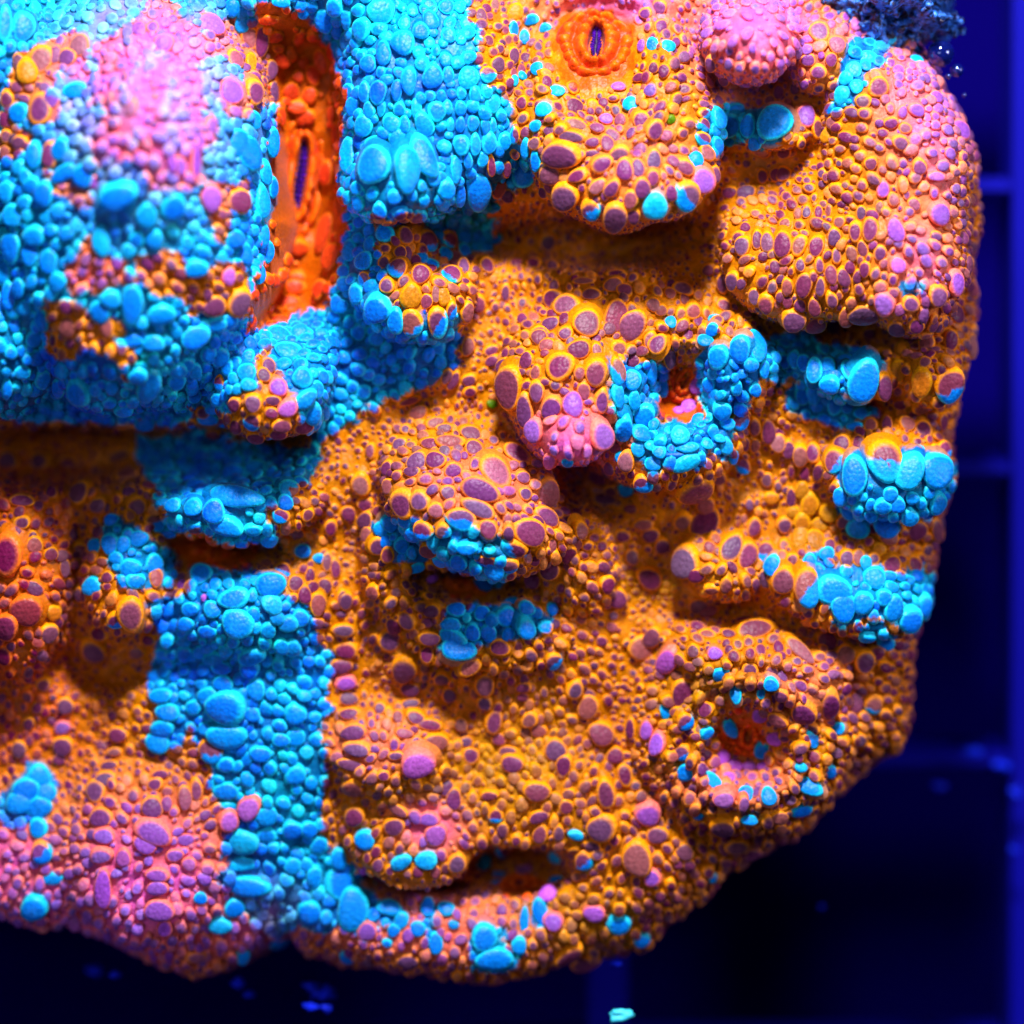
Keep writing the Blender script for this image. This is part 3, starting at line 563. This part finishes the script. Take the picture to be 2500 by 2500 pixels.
235 160 60 65 b;365 120 60 75 b;440 110 55 100 b;480 230 35 50 b;195 310 40 45 b;330 330 32 45 b;430 340 35 40 b;120 325 40 42 p;75 440 45 42 p;15 465 30 30 p;250 450 50 55 b;340 510 55 60 m;130 510 40 40 b;200 570 35 35 b;270 650 40 50 c;315 715 35 40 b;370 765 40 50 m;430 540 35 55 o;510 570 45 70 o;565 640 45 55 20 o;625 670 35 55 o;690 700 50 60 o;765 690 42 60 o;510 840 32 45 o;440 650 30 40 o;380 640 30 40 o;640 790 22 40 o;715 800 30 40 o;805 790 40 60 15 o;570 870 25 30 o;20 600 50 60 c;60 740 90 40 -20 c;60 670 60 35 c;100 870 110 95 o;240 830 40 40 o;160 980 55 45 o;165 1080 80 110 30 o;45 1060 55 50 o
590 180 40 45 b;660 180 38 55 b;710 200 35 60 b;770 240 45 80 b;840 220 50 60 b;860 305 55 50 b;1040 290 85 125 10 b;960 240 40 80 b;760 180 40 50 b;1140 310 50 75 o;930 180 40 40 b;1260 120 45 50 y;1250 210 30 30 o;1380 190 35 35 o;1400 80 45 65 o;1490 300 85 105 15 m;1360 290 60 80 y;1620 90 50 70 o;1520 70 40 60 o;1140 140 40 45 y;1230 240 50 60 y;690 380 45 50 b;760 360 45 60 b;830 400 35 35 b;880 430 45 50 b;950 430 35 45 b;780 430 40 40 b;1030 480 45 40 b;990 550 45 30 b
1080 545 38 48 o;1170 540 32 50 o;1280 540 48 48 o;1365 565 50 60 o;1470 515 35 50 o;1250 420 45 30 o;1360 440 55 30 o;1490 590 40 40 o;1400 620 25 30 o;1270 620 25 30 o;1190 610 28 32 o;1110 620 30 40 o;1015 640 35 50 o;920 640 50 50 o;1520 650 40 60 o;1470 680 50 60 m;885 740 58 78 m;1000 810 75 110 b;1155 740 95 130 m;1300 790 75 120 25 b;1420 790 90 110 20 b;1340 690 40 40 b;1035 930 30 30 b;1190 920 40 45 b;1310 940 35 35 b;1400 910 40 40 b;1440 960 60 60 b;1230 980 40 45 b;1150 980 50 45 b;1080 1030 40 40 b;920 930 45 50 b;960 1000 50 50 b;1010 1100 65 65 b;1170 1100 70 60 b;1175 1165 60 45 o;1330 1120 60 55 o;1430 1110 45 65 o;1290 1030 50 50 b;930 1070 40 45 o;1300 1215 32 32 o;1120 1230 40 40 y;1390 1230 35 35 o;1190 1310 55 50 o;1310 1310 55 50 o;1390 1330 30 40 o
745 970 55 65 20 y;850 1020 50 50 y;600 1090 48 48 o;700 1070 50 50 y;640 940 30 55 o;700 900 40 50 y;530 940 40 35 y;410 980 25 35 o;460 1015 25 30 o;690 1165 45 75 10 y;770 1180 55 60 y;850 1210 38 45 o;800 1090 50 40 y;650 1020 40 30 y;435 1110 40 55 20 o;310 1220 60 100 25 o;385 1270 60 85 20 o;500 1250 55 60 m;540 1320 50 60 b;490 1380 45 60 o;605 1390 65 80 10 o;600 1210 30 40 o;650 1290 35 40 o;835 1255 45 40 b;740 1300 40 50 b;945 1280 38 50 o;1005 1280 35 55 o;1055 1310 35 45 b;735 1440 75 110 m;870 1450 95 85 b;920 1550 75 80 b;1040 1520 60 60 b;1100 1390 60 70 b;1200 1550 55 75 10 b;1280 1610 75 75 b;1360 1530 50 70 b;1150 1490 45 50 b;1420 1430 35 45 b;1170 1380 55 30 b;1280 1400 45 30 b;1420 1520 30 50 b;1060 1700 50 35 b;1160 1740 50 45 b
130 1540 55 45 -10 o;180 1570 60 40 -20 o;375 1620 55 25 -10 o;440 1680 110 60 -15 o;170 1700 50 30 5 o;290 1700 40 30 o;690 1800 100 45 50 o;840 1730 60 55 10 o;940 1810 55 62 o;1040 1850 60 65 o;705 1685 32 32 o;980 1730 35 30 o;220 1810 42 40 l;260 1910 60 40 b;100 1790 35 40 o;1110 1800 50 45 o;70 1300 90 90 o;120 1370 60 40 o;200 1440 50 30 o;410 1890 45 40 o
# tile 0 1650
235 45 40 40 o;360 165 50 45 o;160 260 32 40 o;350 280 45 40 l;350 385 55 60 o;110 400 40 50 o;660 325 55 45 o;640 420 45 25 o;610 500 50 30 o;330 465 40 30 o;670 150 35 25 o;205 170 35 35 o;545 640 60 65 o;585 570 60 40 o;860 600 45 40 o;845 725 65 60 o;1025 680 40 70 o;1095 630 35 65 o;560 780 65 55 o;930 640 30 30 o;890 545 45 25 o
900 110 65 45 b;940 200 70 50 b;910 280 70 50 b;890 360 70 60 b;1080 170 45 45 b;1160 110 60 55 b;1250 160 120 90 20 b;1420 70 50 60 b;1400 210 45 45 b;1250 320 110 70 b;1140 290 40 40 b;1180 410 70 70 m;1260 480 50 45 b;1240 40 55 45 b;1440 430 60 45 b;1560 350 50 40 b;1640 200 60 60 b;1640 330 60 50 b;1640 540 60 55 b;1380 730 60 75 20 l;1260 630 70 50 b;1270 800 60 60 l;1350 900 80 70 c;1480 780 65 50 b;1480 870 60 40 b;1620 850 55 50 b;1710 840 50 45 b;1340 1035 90 40 c;1370 1160 120 55 10 b;1300 1280 60 50 b;1220 1370 65 45 c;1110 1230 35 35 b;1720 1300 60 70 b;1530 1440 60 50 b;1740 1100 45 60 b;1620 1050 50 45 b;1760 930 50 50 b;1880 1010 45 60 b
220 560 70 70 b;150 640 80 70 b;250 640 60 60 b;110 700 80 60 b;220 720 70 60 b;210 840 50 60 b;235 970 60 60 m;290 1120 60 35 b;200 1270 80 70 b;420 1340 40 70 l;850 850 110 70 20 l;810 920 70 60 l;590 880 60 45 l;570 990 70 45 l;690 1000 45 50 l;1050 1040 40 40 l;870 1100 70 40 l;870 1170 60 45 l;580 1180 50 110 l;880 1290 90 60 l;910 1390 45 50 l;970 990 50 35 l;1030 905 50 35 l;1090 1540 60 40 o;1340 1540 35 60 b;245 1460 70 30 b
# tile 800 1650
95 30 60 45 l;465 70 60 40 o;875 40 55 65 o;870 140 45 45 o;640 10 45 35 o;675 100 40 45 o;1370 65 48 55 20 o;1085 55 45 30 o;1080 115 35 25 o;1435 170 55 75 25 o;120 130 60 38 o;120 210 60 35 -10 o;460 160 55 30 -10 o;290 185 35 38 o;390 230 30 40 o;490 230 55 42 10 o;565 275 75 35 8 o;145 315 75 45 o;590 360 75 45 5 o;430 320 50 30 o;175 400 80 42 8 o;490 480 100 75 l;130 490 75 35 10 o;380 440 45 25 o;310 550 40 30 o;920 240 45 80 12 o;735 270 38 40 o;1120 240 45 50 30 o;1170 300 50 35 o;1510 320 75 65 10 o;1590 440 45 50 30 o;1260 410 60 65 30 o;1310 490 45 60 o;770 365 38 28 o;790 440 45 50 o;950 350 40 35 o;1000 415 50 30 o;1030 480 65 50 20 o;1770 300 35 55 l;1840 380 50 75 15 l;1690 290 30 60 o;1870 190 30 40 b
1650 540 45 65 -10 o;1540 650 50 90 -10 o;1155 640 75 60 o;900 660 50 28 o;1335 650 38 30 o;1325 720 45 40 o;150 600 70 50 -20 o;660 620 40 50 30 o;700 680 45 60 o;1515 840 85 80 20 o;1780 750 75 65 20 l;1830 880 60 50 o;935 770 42 45 m;1165 775 60 35 -15 o;390 740 65 30 30 o;560 790 60 40 l;600 870 65 60 l;370 830 60 55 o;160 770 60 60 o;210 900 55 55 b;1380 880 45 25 20 c;1470 930 45 35 o;855 1025 45 50 c;975 950 42 55 m;1265 1000 35 40 c;715 1030 50 60 25 o;400 1030 60 40 -20 c;550 1020 60 50 c;1180 870 40 60 20 o;1715 1010 80 105 -10 o;1420 1010 55 55 m;1800 1110 50 50 l;1480 1310 60 50 l;1620 1370 65 60 b
960 1155 55 25 b;945 1105 35 22 b;1090 1075 45 22 p;1270 1135 40 30 b;1220 1215 50 50 p;470 1240 38 35 p;280 1120 45 45 p;200 1060 30 40 p;660 1300 50 45 b;700 1380 30 25 b;340 1290 70 50 b;410 1350 40 50 b;555 1290 40 60 b;500 1400 45 40 b;370 1410 35 35 b;1180 1310 40 90 -20 b;1250 1360 55 60 l;1090 1350 25 70 b;910 1560 110 60 b;860 1450 70 80 b;1060 1490 40 50 b;600 1480 40 60 b;230 1410 55 55 l;440 1570 60 45 o;120 1540 55 45 b;1340 1520 90 50 -40 o;1430 1570 90 50 -35 o;60 1140 80 120 b;130 1280 90 120 b;1740 1450 50 40 b;330 1480 30 25 b
# tile 1650 1650
40 80 70 90 20 o;175 185 45 50 o;710 180 75 70 25 o;845 130 60 100 -5 o;935 70 40 40 o;985 150 55 65 o;1095 150 55 55 m;685 50 45 35 30 o;585 90 40 40 o;530 45 42 40 b;335 105 32 55 b;470 100 25 35 b;50 240 45 50 m;160 310 45 35 b;745 350 50 48 b;905 285 35 35 b;880 415 40 35 o;570 235 60 40 25 o;465 215 45 38 p;555 345 42 35 p;250 455 48 45 p;325 495 40 35 p;405 500 40 25 p;490 500 45 22 p;300 280 35 65 -25 b;480 410 50 45 b;45 420 50 45 m;60 530 50 48 b;195 580 60 45 25 c;290 565 40 40 l;270 680 60 50 l;390 660 40 55 b;515 670 42 55 b;850 525 45 35 b;690 510 35 30 b;740 615 80 50 20 b;690 720 70 40 b;970 640 55 25 -35 b;125 760 35 30 b;410 800 50 28 b;260 810 75 60 -20 o;570 780 50 40 o;330 920 70 50 o;410 970 65 45 o;40 970 50 50 o;200 1115 30 30 b;205 1250 40 55 20 b;1010 340 40 45 o
"""
hand = []
ox = oy = 0
for line in DATA.splitlines():
    if line.startswith('#'):
        ox, oy = map(float, line.split()[2:4]); continue
    for it in line.split(';'):
        w = it.split()
        if len(w) < 4: continue
        typ = '-'
        if w[-1].isalpha(): typ = w.pop()
        v = list(map(float, w)); ang = v[4] if len(v) > 4 else 0.0
        hand.append((ox + v[0] * .44, oy + v[1] * .44, v[2] * .44, v[3] * .44, ang, typ))

occ = {}
CS = 24.0
def cells(p, r):
    lo = np.floor((p - r) / CS).astype(int); hi_ = np.floor((p + r) / CS).astype(int)
    for i in range(lo[0], hi_[0] + 1):
        for j in range(lo[1], hi_[1] + 1):
            for k in range(lo[2], hi_[2] + 1):
                yield (i, j, k)
def occupy(p, r):
    t = (p[0], p[1], p[2], r)
    for c in cells(p, r): occ.setdefault(c, []).append(t)
def free(p, r, f):
    c = (int(math.floor(p[0] / CS)), int(math.floor(p[1] / CS)), int(math.floor(p[2] / CS)))
    for dx in (-1, 0, 1):
        for dy in (-1, 0, 1):
            for dz in (-1, 0, 1):
                for (a, b, d, q) in occ.get((c[0] + dx, c[1] + dy, c[2] + dz), ()):
                    m = f * (r + q)
                    if (a - p[0]) ** 2 + (b - p[1]) ** 2 + (d - p[2]) ** 2 < m * m: return False
    return True

placed = []
for (px, py, rx, ry, ang, typ) in hand:
    p, n = hit(px, py)
    if p is None: continue
    sc = (D - p[2]) / D
    KB = 1.03
    placed.append((p, n, rx * sc * KB, ry * sc * KB, ang, typ))
    occupy(p, math.sqrt(rx * ry) * 0.95)
placed.sort(key=lambda t: -t[2] * t[3])
small, small_f = [], []
nv = 0
def add_small(g, F):
    global nv
    small.append(g); small_f.append(F + nv); nv += len(g[0])
N_PARTS = 300
for i, (p, n, rx, ry, ang, typ) in enumerate(placed):
    hi = math.sqrt(rx * ry) > 15 or i < N_PARTS
    bl = typ in 'bc' or (typ == '-' and look(MB, np.array([p[0] + 1250]), np.array([1250 - p[1]]))[0] > .5)
    g = bubble_geom(p, n, rx, ry, ang, typ, hi, 0.45, random.uniform(.65, .95) if bl else random.uniform(.6, .9)); F = F_HI if hi else F_LO
    if i < N_PARTS:
        ctr = p
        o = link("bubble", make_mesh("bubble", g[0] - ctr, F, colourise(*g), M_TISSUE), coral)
        o.location = Vector(ctr) * S
    else:
        add_small(g, F)

# the small bubbles between them, over the whole body
fc = co[quads].mean(1); fnn = fn / np.maximum(farea[:, None], 1e-9)
ok = (fnn[:, 2] > -0.35) & (fc[:, 2] > -900) & (np.abs(fc[:, 0]) < 1420) & (np.abs(fc[:, 1]) < 1420)
prob = np.where(ok, farea, 0); prob /= prob.sum()
SMOOTH = [(730,430,110,210,1),(1455,112,130,130,1),(1848,85,130,100,.45),(1398,1065,100,85,.48),(370,270,170,220,.35),(2270,480,60,200,.5),(330,2120,150,120,.5),(1060,2030,60,60,.8),(2190,1170,90,60,.8)]
fx_, fy_ = fc[:, 0] + 1250, 1250 - fc[:, 1]
rzone = np.maximum(np.clip(1.7 * blobs(SMOOTH, fx_, fy_), 0, 1) * (blobs(SMOOTH, fx_, fy_) > 0.3), 0.93 * look(MR, fx_, fy_))
def box(A, k):
    for ax in (0, 1):
        c = np.cumsum(np.pad(A, [(k + 1, k) if q == ax else (0, 0) for q in (0, 1)], mode='edge'), axis=ax)
        A = (np.take(c, range(2 * k + 1, c.shape[ax]), axis=ax) - np.take(c, range(0, c.shape[ax] - 2 * k - 1), axis=ax)) / (2 * k + 1)
    return A
Zs = box(box(np.clip(Z, -500, 900), 9), 9)
GY, GX = np.gradient(Zs)
def flow(p):
    """direction down the lump, in the picture's plane"""
    j = int(np.clip((p[0] + 1250 - gx[0]) / STEP, 0, NX - 1)); i = int(np.clip((1250 - p[1] - gy[0]) / STEP, 0, NY - 1))
    return math.degrees(math.atan2(GY[i, j], GX[i, j]))
Zl = box(box(np.clip(Z, -500, 900), 28), 28)
lump_g = sstep(-50, 50, Z - Zl)
lump = lump_g[np.clip(((1250 - fc[:, 1] - gy[0]) / STEP).astype(int), 0, NY - 1), np.clip(((fc[:, 0] + 1250 - gx[0]) / STEP).astype(int), 0, NX - 1)]
count = 0
for (r0, r1, ntry, f) in ((14, 18, 52000, 0.78), (10, 13.5, 70000, 0.78), (6.5, 9.5, 42000, 0.82), (4.5, 6, 12000, 0.85)):
    pick = rng.choice(len(fc), ntry, p=prob)
    J = rng.random((ntry, 2))
    row = PHI[np.clip(((1250 - fc[pick, 1] - gy[0]) / STEP).astype(int), 0, NY - 1), np.clip(((fc[pick, 0] + 1250 - gx[0]) / STEP).astype(int), 0, NX - 1)]
    row = np.abs(((row + 1000) / (2.15 * (r0 + r1) * .5 * (.97 if r0 > 13 else .9))) % 1 - .5)
    blue_f = look(MB, fx_[pick], fy_[pick])
    for s, (ja, jb), bl, ro in zip(pick, J, blue_f, row):
        if r0 > 9 and ro > .2: continue
        if bl < .5 and r0 < 9 and random.random() < (.35 if r0 > 6 else .8): continue
        if bl > .5 and r0 < 9 and random.random() < (.55 if r0 > 6 else 1): continue
        r = r0 + (r1 - r0) * random.random()
        if rzone[s] > random.random(): continue
        if bl > .5: r *= 1.12
        if bl < .5:
            if r0 > 13 and lump[s] < random.random() * .3: continue
            r *= 0.80 + 0.25 * lump[s]
        q4 = co[quads[s]]
        p = (q4[0] * (1 - ja) + q4[1] * ja) * (1 - jb) + (q4[3] * (1 - ja) + q4[2] * ja) * jb
        if not free(p, r, f): continue
        n = vn[quads[s]].mean(0); n = n / np.linalg.norm(n)
        occupy(p, r)
        e = random.uniform(1.05, 1.3) if bl > .5 else random.uniform(1.15, 1.5)
        lo = r > 10
        hk = random.uniform(.65, 1.0) if bl > .5 else random.uniform(.45, .65) + .3 * lump[s]
        add_small(bubble_geom(p, n, r * math.sqrt(e), r / math.sqrt(e), flow(p) + random.uniform(-14, 14), '-', False if lo else 0.5, 0.3, hk), F_LO if lo else F_MINI); count += 1
print("fill bubbles", count, "hand", len(placed), "verts", nv)
SM = [np.concatenate([g[k] for g in small]) for k in range(5)]
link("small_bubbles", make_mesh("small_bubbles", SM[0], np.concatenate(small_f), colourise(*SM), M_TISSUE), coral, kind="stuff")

# ------------------------------------------------------------------ mouths
def oral_disc(cx, cy, rx, ry, ang, h, lobes, lift, sx, sy, slit, label, red=0.5):
    """ruffled lips in two rings round a slit"""
    p, n = hit(cx, cy)
    a = n * .6 + np.array([0, 0, .4]); a /= np.linalg.norm(a)
    th = math.radians(ang); t = np.array([math.cos(th), -math.sin(th), 0.0]); t -= a * t.dot(a); t /= np.linalg.norm(t); b_ = np.cross(a, t)
    nr, ns = 26, 84
    rr = np.linspace(0.02, 1.12, nr)[:, None]; ph = (np.arange(ns) * 2 * math.pi / ns)[None, :]
    w = 1.1 * np.sin(ph + cy) + 0.8 * np.sin(2 * ph + cx) + 0.6 * np.sin(3 * ph + cy)
    uneven = 1 + 0.55 * vnoise(70 * np.cos(ph) + cx, 70 * np.sin(ph) + cy, 40)
    l1 = np.abs(np.cos(lobes * .5 * ph + w)) ** .6; l2 = np.abs(np.cos((lobes + 4) * .5 * ph + 1 - w)) ** .6
    r1 = 0.24 + 0.05 * (l1 - .5); r2 = 0.66 + 0.10 * (l2 - .5)
    z = h * (0.62 + .38 * l1) * np.exp(-(np.abs(rr - r1) / 0.19) ** 2.6) + 0.66 * h * (0.30 + .70 * l2) * np.exp(-(np.abs(rr - r2) / 0.17) ** 2.6)
    z = z - 0.9 * h * sstep(0.10, 0.0, rr) - 1.2 * h * sstep(0.88, 1.12, rr)
    z = z * uneven + 0.18 * h * vnoise(60 * rr * np.cos(ph) + cy, 60 * rr * np.sin(ph), 9)
    wd_ = 1 + 0.22 * vnoise(50 * np.cos(ph) + cy, 50 * np.sin(ph) + cx, 30) * sstep(.1, .4, rr)
    u = np.cos(ph) * (sx + (rx - sx) * rr * wd_); v = np.sin(ph) * (sy + (ry - sy) * rr * wd_)
    u = u + 0.05 * sy * np.sin(v / sy * 2.1)
    P = p + lift * a + u[..., None] * t + v[..., None] * b_ + z[..., None] * a
    k1 = np.exp(-((rr - r1) / 0.15) ** 2) * (.4 + .6 * l1); k2 = np.exp(-((rr - r2) / 0.12) ** 2) * (l2 > .45)
    lip = np.clip(k1 + k2, 0, 1)[..., None]
    spots = np.clip(vnoise(P[..., 0] + 50, P[..., 1], 11) * 3.2, 0, 1)[..., None] * red
    c = lin((176, 50, 0)) * (1 - lip) + lin((240, 108, 4)) * lip
    c = c * (1 - spots) + lin((226, 50, 30)) * spots
    inner = sstep(0.10, 0.02, rr)[..., None] + 0 * ph[..., None]
    c = c * (1 - inner) + lin((70, 8, 100)) * inner
    F = lathe_faces(nr, ns)
    F = np.concatenate([F])
    o = link("mouth", make_mesh("mouth", P.reshape(-1, 3), F, c.reshape(-1, 3), M_TISSUE), coral, label=label)
    if slit:
        k = 40; m = 9
        tt = np.linspace(-1, 1, k)[:, None]; ss = np.linspace(-1, 1, m)[None, :]
        wd = np.sqrt(np.clip(1 - tt * tt, 0.003, 1)) * (1 + .16 * np.sign(np.sin(tt * 34)) * np.abs(ss))
        zz = 0.02 * h + .35 * h * ss * ss + 2.2 * np.sin(tt * 40) * np.abs(ss)
        Q = p + lift * a + (ss * wd * sx + 0.05 * sy * np.sin(tt * 2.1))[..., None] * t + (tt * sy + 0 * ss)[..., None] * b_ + (zz + 0 * tt)[..., None] * a
        g = (np.sin(tt * 40) > 0.35)[..., None] * (np.abs(ss) > .25)[..., None]
        cc = np.where(g, lin((96, 24, 190)), lin((30, 0, 66)))
        ii = np.arange(k * m).reshape(k, m)
        f = np.stack([ii[:-1, :-1], ii[:-1, 1:], ii[1:, 1:], ii[1:, :-1]], -1).reshape(-1, 4)
        link("mouth_slit", make_mesh("mouth_slit", Q.reshape(-1, 3), f, cc.reshape(-1, 3), M_TISSUE), o)
oral_disc(730, 428, 74, 168, 4, 34, 10, 6, 11, 84, True, "long orange lips round a narrow violet slit", .35)
oral_disc(1455, 112, 104, 104, 0, 34, 11, 6, 13, 42, True, "round ruffled orange mouth with a violet slit", .6)
oral_disc(1668, 930, 52, 58, 20, 22, 7, 2, 4, 20, False, "small orange mouth ringed by blue bubbles", .5)
oral_disc(530, 1350, 90, 34, 0, 12, 7, 0, 4, 12, False, "orange mouth under a blue lip", .4)
oral_disc(1828, 1790, 62, 60, 0, 24, 8, 2, 4, 20, False, "orange mouth ringed by blue flecks", .3)
oral_disc(1268, 2162, 60, 38, 0, 14, 7, 4, 4, 12, False, "orange mouth deep under the lower lip", .3)
oral_disc(1130, 1432, 62, 22, 8, 8, 6, 0, 4, 8, False, "dark rust mouth under the oval lump", .3)

# ------------------------------------------------------------------ rack of plastic lattice behind the colony
M_RACK, nt, b = principled("blue_lit_plastic")
b.inputs["Base Color"].default_value = (0.001, 0.001, 0.30, 1); b.inputs["Roughness"].default_value = 0.6; b.inputs["Specular IOR Level"].default_value = 0.1
rack = bpy.data.objects.new("lattice_rack", None); COL.objects.link(rack)
rack["label"] = "deep blue plastic lattice rack, out of focus behind the coral"; rack["category"] = "rack"
RZ = -900
rack.location = Vector((0, 0, RZ)) * S
rack.rotation_euler = (math.radians(5), 0, math.radians(0.55))
def bar(x0, x1, y0, y1, top, bot, taper):
    v = []
    for z, t in ((top, 0), (bot, taper)):
        v += [(x0 + t, y0 + t, z), (x1 - t, y0 + t, z), (x1 - t, y1 - t, z), (x0 + t, y1 - t, z)]
    f = [(0,1,2,3),(7,6,5,4),(0,4,5,1),(1,5,6,2),(2,6,7,3),(3,7,4,0)]
    me = make_mesh("bar", v, f, None, M_RACK, smooth=False)
    bm = bmesh.new(); bm.from_mesh(me); bmesh.ops.recalc_face_normals(bm, faces=bm.faces[:])
    bmesh.ops.bevel(bm, geom=bm.edges[:], offset=6 * S, segments=2, affect='EDGES'); bm.to_mesh(me); bm.free()
    return me
f_ = (D - RZ) / D
XB = [(2520 - 1250) * f_ + k * 1150 for k in (-4, -1, 0, 1)]
for xb in XB:
    link("bar", bar(xb - 55, xb + 55, -2600, 2400, 2, -300, 10), rack)
for k, py in enumerate((-230, 467, 1155, 1872, 2600)):
    yb = (1250 - py) * f_
    for xa, xc in zip(XB[:-1], XB[1:]):
        link("cross_bar", bar(xa + 57, xc - 57, yb - 20, yb + 20, -4, -280, 0), rack)

# ------------------------------------------------------------------ tank floor far below the rack
M_FLOOR, nt, b = principled("dark_blue_floor")
b.inputs["Base Color"].default_value = (0.002, 0.0006, 0.10, 1); b.inputs["Roughness"].default_value = 1.0; b.inputs["Specular IOR Level"].default_value = 0.0
link("tank_floor", make_mesh("tank_floor", [(-9000,-9000,-1900),(9000,-9000,-1900),(9000,9000,-1900),(-9000,9000,-1900)], [(0,1,2,3)], None, M_FLOOR, False), None, kind="structure")

# ------------------------------------------------------------------ encrusted rock, trapped air bubbles, flecks of debris
def ico(sub):
    bm = bmesh.new(); bmesh.ops.create_icosphere(bm, subdivisions=sub, radius=1)
    v = np.array([x.co[:] for x in bm.verts]); f = np.array([[q.index for q in p.verts] for p in bm.faces]); bm.free()
    return v, f
IV, IF = ico(3); SV, SF = ico(1)
M_ROCK, nt, b = principled("encrusted_rock")
tc = nt.nodes.new("ShaderNodeTexCoord"); nz = nt.nodes.new("ShaderNodeTexNoise"); nz.inputs["Scale"].default_value = 1 / (16 * S); nz.inputs["Detail"].default_value = 6
cr = nt.nodes.new("ShaderNodeValToRGB"); cr.color_ramp.elements[0].position = 0.42; cr.color_ramp.elements[0].color = (0.004, 0.003, 0.03, 1)
cr.color_ramp.elements[1].position = 0.66; cr.color_ramp.elements[1].color = (0.04, 0.25, 1.0, 1)
nt.links.new(tc.outputs["Object"], nz.inputs["Vector"]); nt.links.new(nz.outputs["Fac"], cr.inputs[0]); nt.links.new(cr.outputs[0], b.inputs["Base Color"])
bp = nt.nodes.new("ShaderNodeBump"); bp.inputs["Distance"].default_value = 8 * S; nt.links.new(nz.outputs["Fac"], bp.inputs["Height"]); nt.links.new(bp.outputs[0], b.inputs["Normal"])
b.inputs["Roughness"].default_value = 0.35
def W(px, py, z):
    s = (D - z) / D
    return np.array([(px - 1250) * s, (1250 - py) * s, z])
rock = bpy.data.objects.new("encrusted_rock", None); COL.objects.link(rock)
rock["label"] = "dark granular rock with glinting blue crust behind the coral's top right edge"; rock["category"] = "rock"
V4, F4 = ico(5)
nn = 1 + 0.5 * vnoise(V4[:, 0] * 100 + 40 * V4[:, 2], V4[:, 1] * 100, 34) + 0.28 * vnoise(V4[:, 0] * 100, V4[:, 1] * 100 + 60 * V4[:, 2], 13) + 0.16 * vnoise(V4[:, 0] * 100 - 70 * V4[:, 2], V4[:, 1] * 100, 6)
link("rock_core", make_mesh("rock_core", V4 * nn[:, None] * np.array([165, 150, 260]) + W(2165, 25, -260), F4, None, M_ROCK), rack and rock)
gv, gf, k = [], [], 0
for i in range(520):
    s = random.randrange(len(V4)); d = V4[s] * nn[s] * np.array([165, 150, 260])
    if V4[s][2] < -0.2: continue
    r = random.uniform(4, 13)
    gv.append(SV * r * np.array([1, random.uniform(.6, 1.3), 1]) * rng.uniform(.7, 1.3, (len(SV), 1)) + d + W(2165, 25, -260)); gf.append(SF + k); k += len(SV)
link("crust_grains", make_mesh("crust_grains", np.concatenate(gv), np.concatenate(gf), None, M_ROCK, False), rock, kind="stuff")

M_AIR, nt, b = principled("air_bubble")
b.inputs["Base Color"].default_value = (0.02, 0.03, 0.22, 1); b.inputs["Roughness"].default_value = 0.06
b.inputs["Transmission Weight"].default_value = 0.6; b.inputs["IOR"].default_value = 1.5
b.inputs["Specular IOR Level"].default_value = 1.0; b.inputs["Coat Weight"].default_value = 1.0; b.inputs["Coat Tint"].default_value = (0.3, 0.5, 1, 1)
for (px, py, r, z, lab) in ((2297, 131, 34, -120, "largest of the dark glassy air bubbles at the coral's top right edge"), (2337, 172, 17, -130, "middle-sized glassy air bubble just below the largest one"),
                       (2316, 186, 8, -118, "tiny glassy air bubble between its two bigger neighbours"), (2354, 232, 6, -150, "lowest tiny glassy air bubble beside the pink right lump")):
    o = link("air_bubble", make_mesh("air_bubble", IV * r, IF, None, M_AIR), None, label=lab, category="air bubble", group="air bubbles at the coral's edge")
    o.location = Vector(W(px, py, z)) * S

M_FLECK, nt, b = principled("pale_debris")
b.inputs["Base Color"].default_value = (0.003, 0.02, 0.8, 1); b.inputs["Specular IOR Level"].default_value = 0.1
M_FLECK2, nt, b = principled("bright_debris")
b.inputs["Base Color"].default_value = (0.05, 0.75, 0.95, 1)
FL = [(1510,2478,22,-180,1,"bright cyan debris fleck at the bottom edge, largest of the flecks"),(1503,2352,10,-260,0,"small blue fleck hanging below the coral's lower edge, above the cyan one"),
 (585,2400,14,-420,0,"elongated blue fleck under the notch in the coral's lower edge"),(610,2428,10,-420,0,"upper right fleck of the blue cluster below the notch"),(758,2408,13,-380,0,"topmost fleck of the blue cluster by the notch's right side"),(790,2425,18,-360,0,"broad fleck in the blue cluster right of the notch"),
 (758,2458,11,-330,0,"lowest left fleck of the cluster right of the notch"),(800,2462,10,-330,0,"lowest right fleck of the cluster right of the notch"),(281,2380,12,-420,0,"round blue fleck below the lower left lump"),(229,2370,14,-650,0,"dim blue fleck left of the round one, lower left"),
 (2378,1837,15,-890,0,"dim blue fleck above the right cross bar of the rack"),(2292,1920,13,-900,0,"dim blue fleck below the right cross bar of the rack"),(2440,1870,14,-890,0,"bright blue fleck on the right end of the cross bar"),(2007,2214,6,-700,0,"tiny blue fleck in the dark cell at lower right"),(2478,1935,14,-885,0,"blue fleck on the upright bar, just below the cross bar"),(2474,2075,9,-885,0,"blue fleck lower on the upright bar")]
for (px, py, r, z, m, lab) in FL:
    v = IV * r * np.array([random.uniform(.9, 1.5), random.uniform(.6, 1.0), .7]) * (1 + 1.3 * vnoise(IV[:, 0] * 10 + px, IV[:, 1] * 10 + IV[:, 2] * 7, 6) + .5 * vnoise(IV[:, 0] * 10 + px, IV[:, 1] * 10 + IV[:, 2] * 7, 2.5))[:, None]
    o = link("debris_fleck", make_mesh("debris_fleck", v, IF, None, M_FLECK2 if m else M_FLECK), None, label=lab, category="debris", group="flecks of debris in the water")
    o.location = Vector(W(px, py, z)) * S
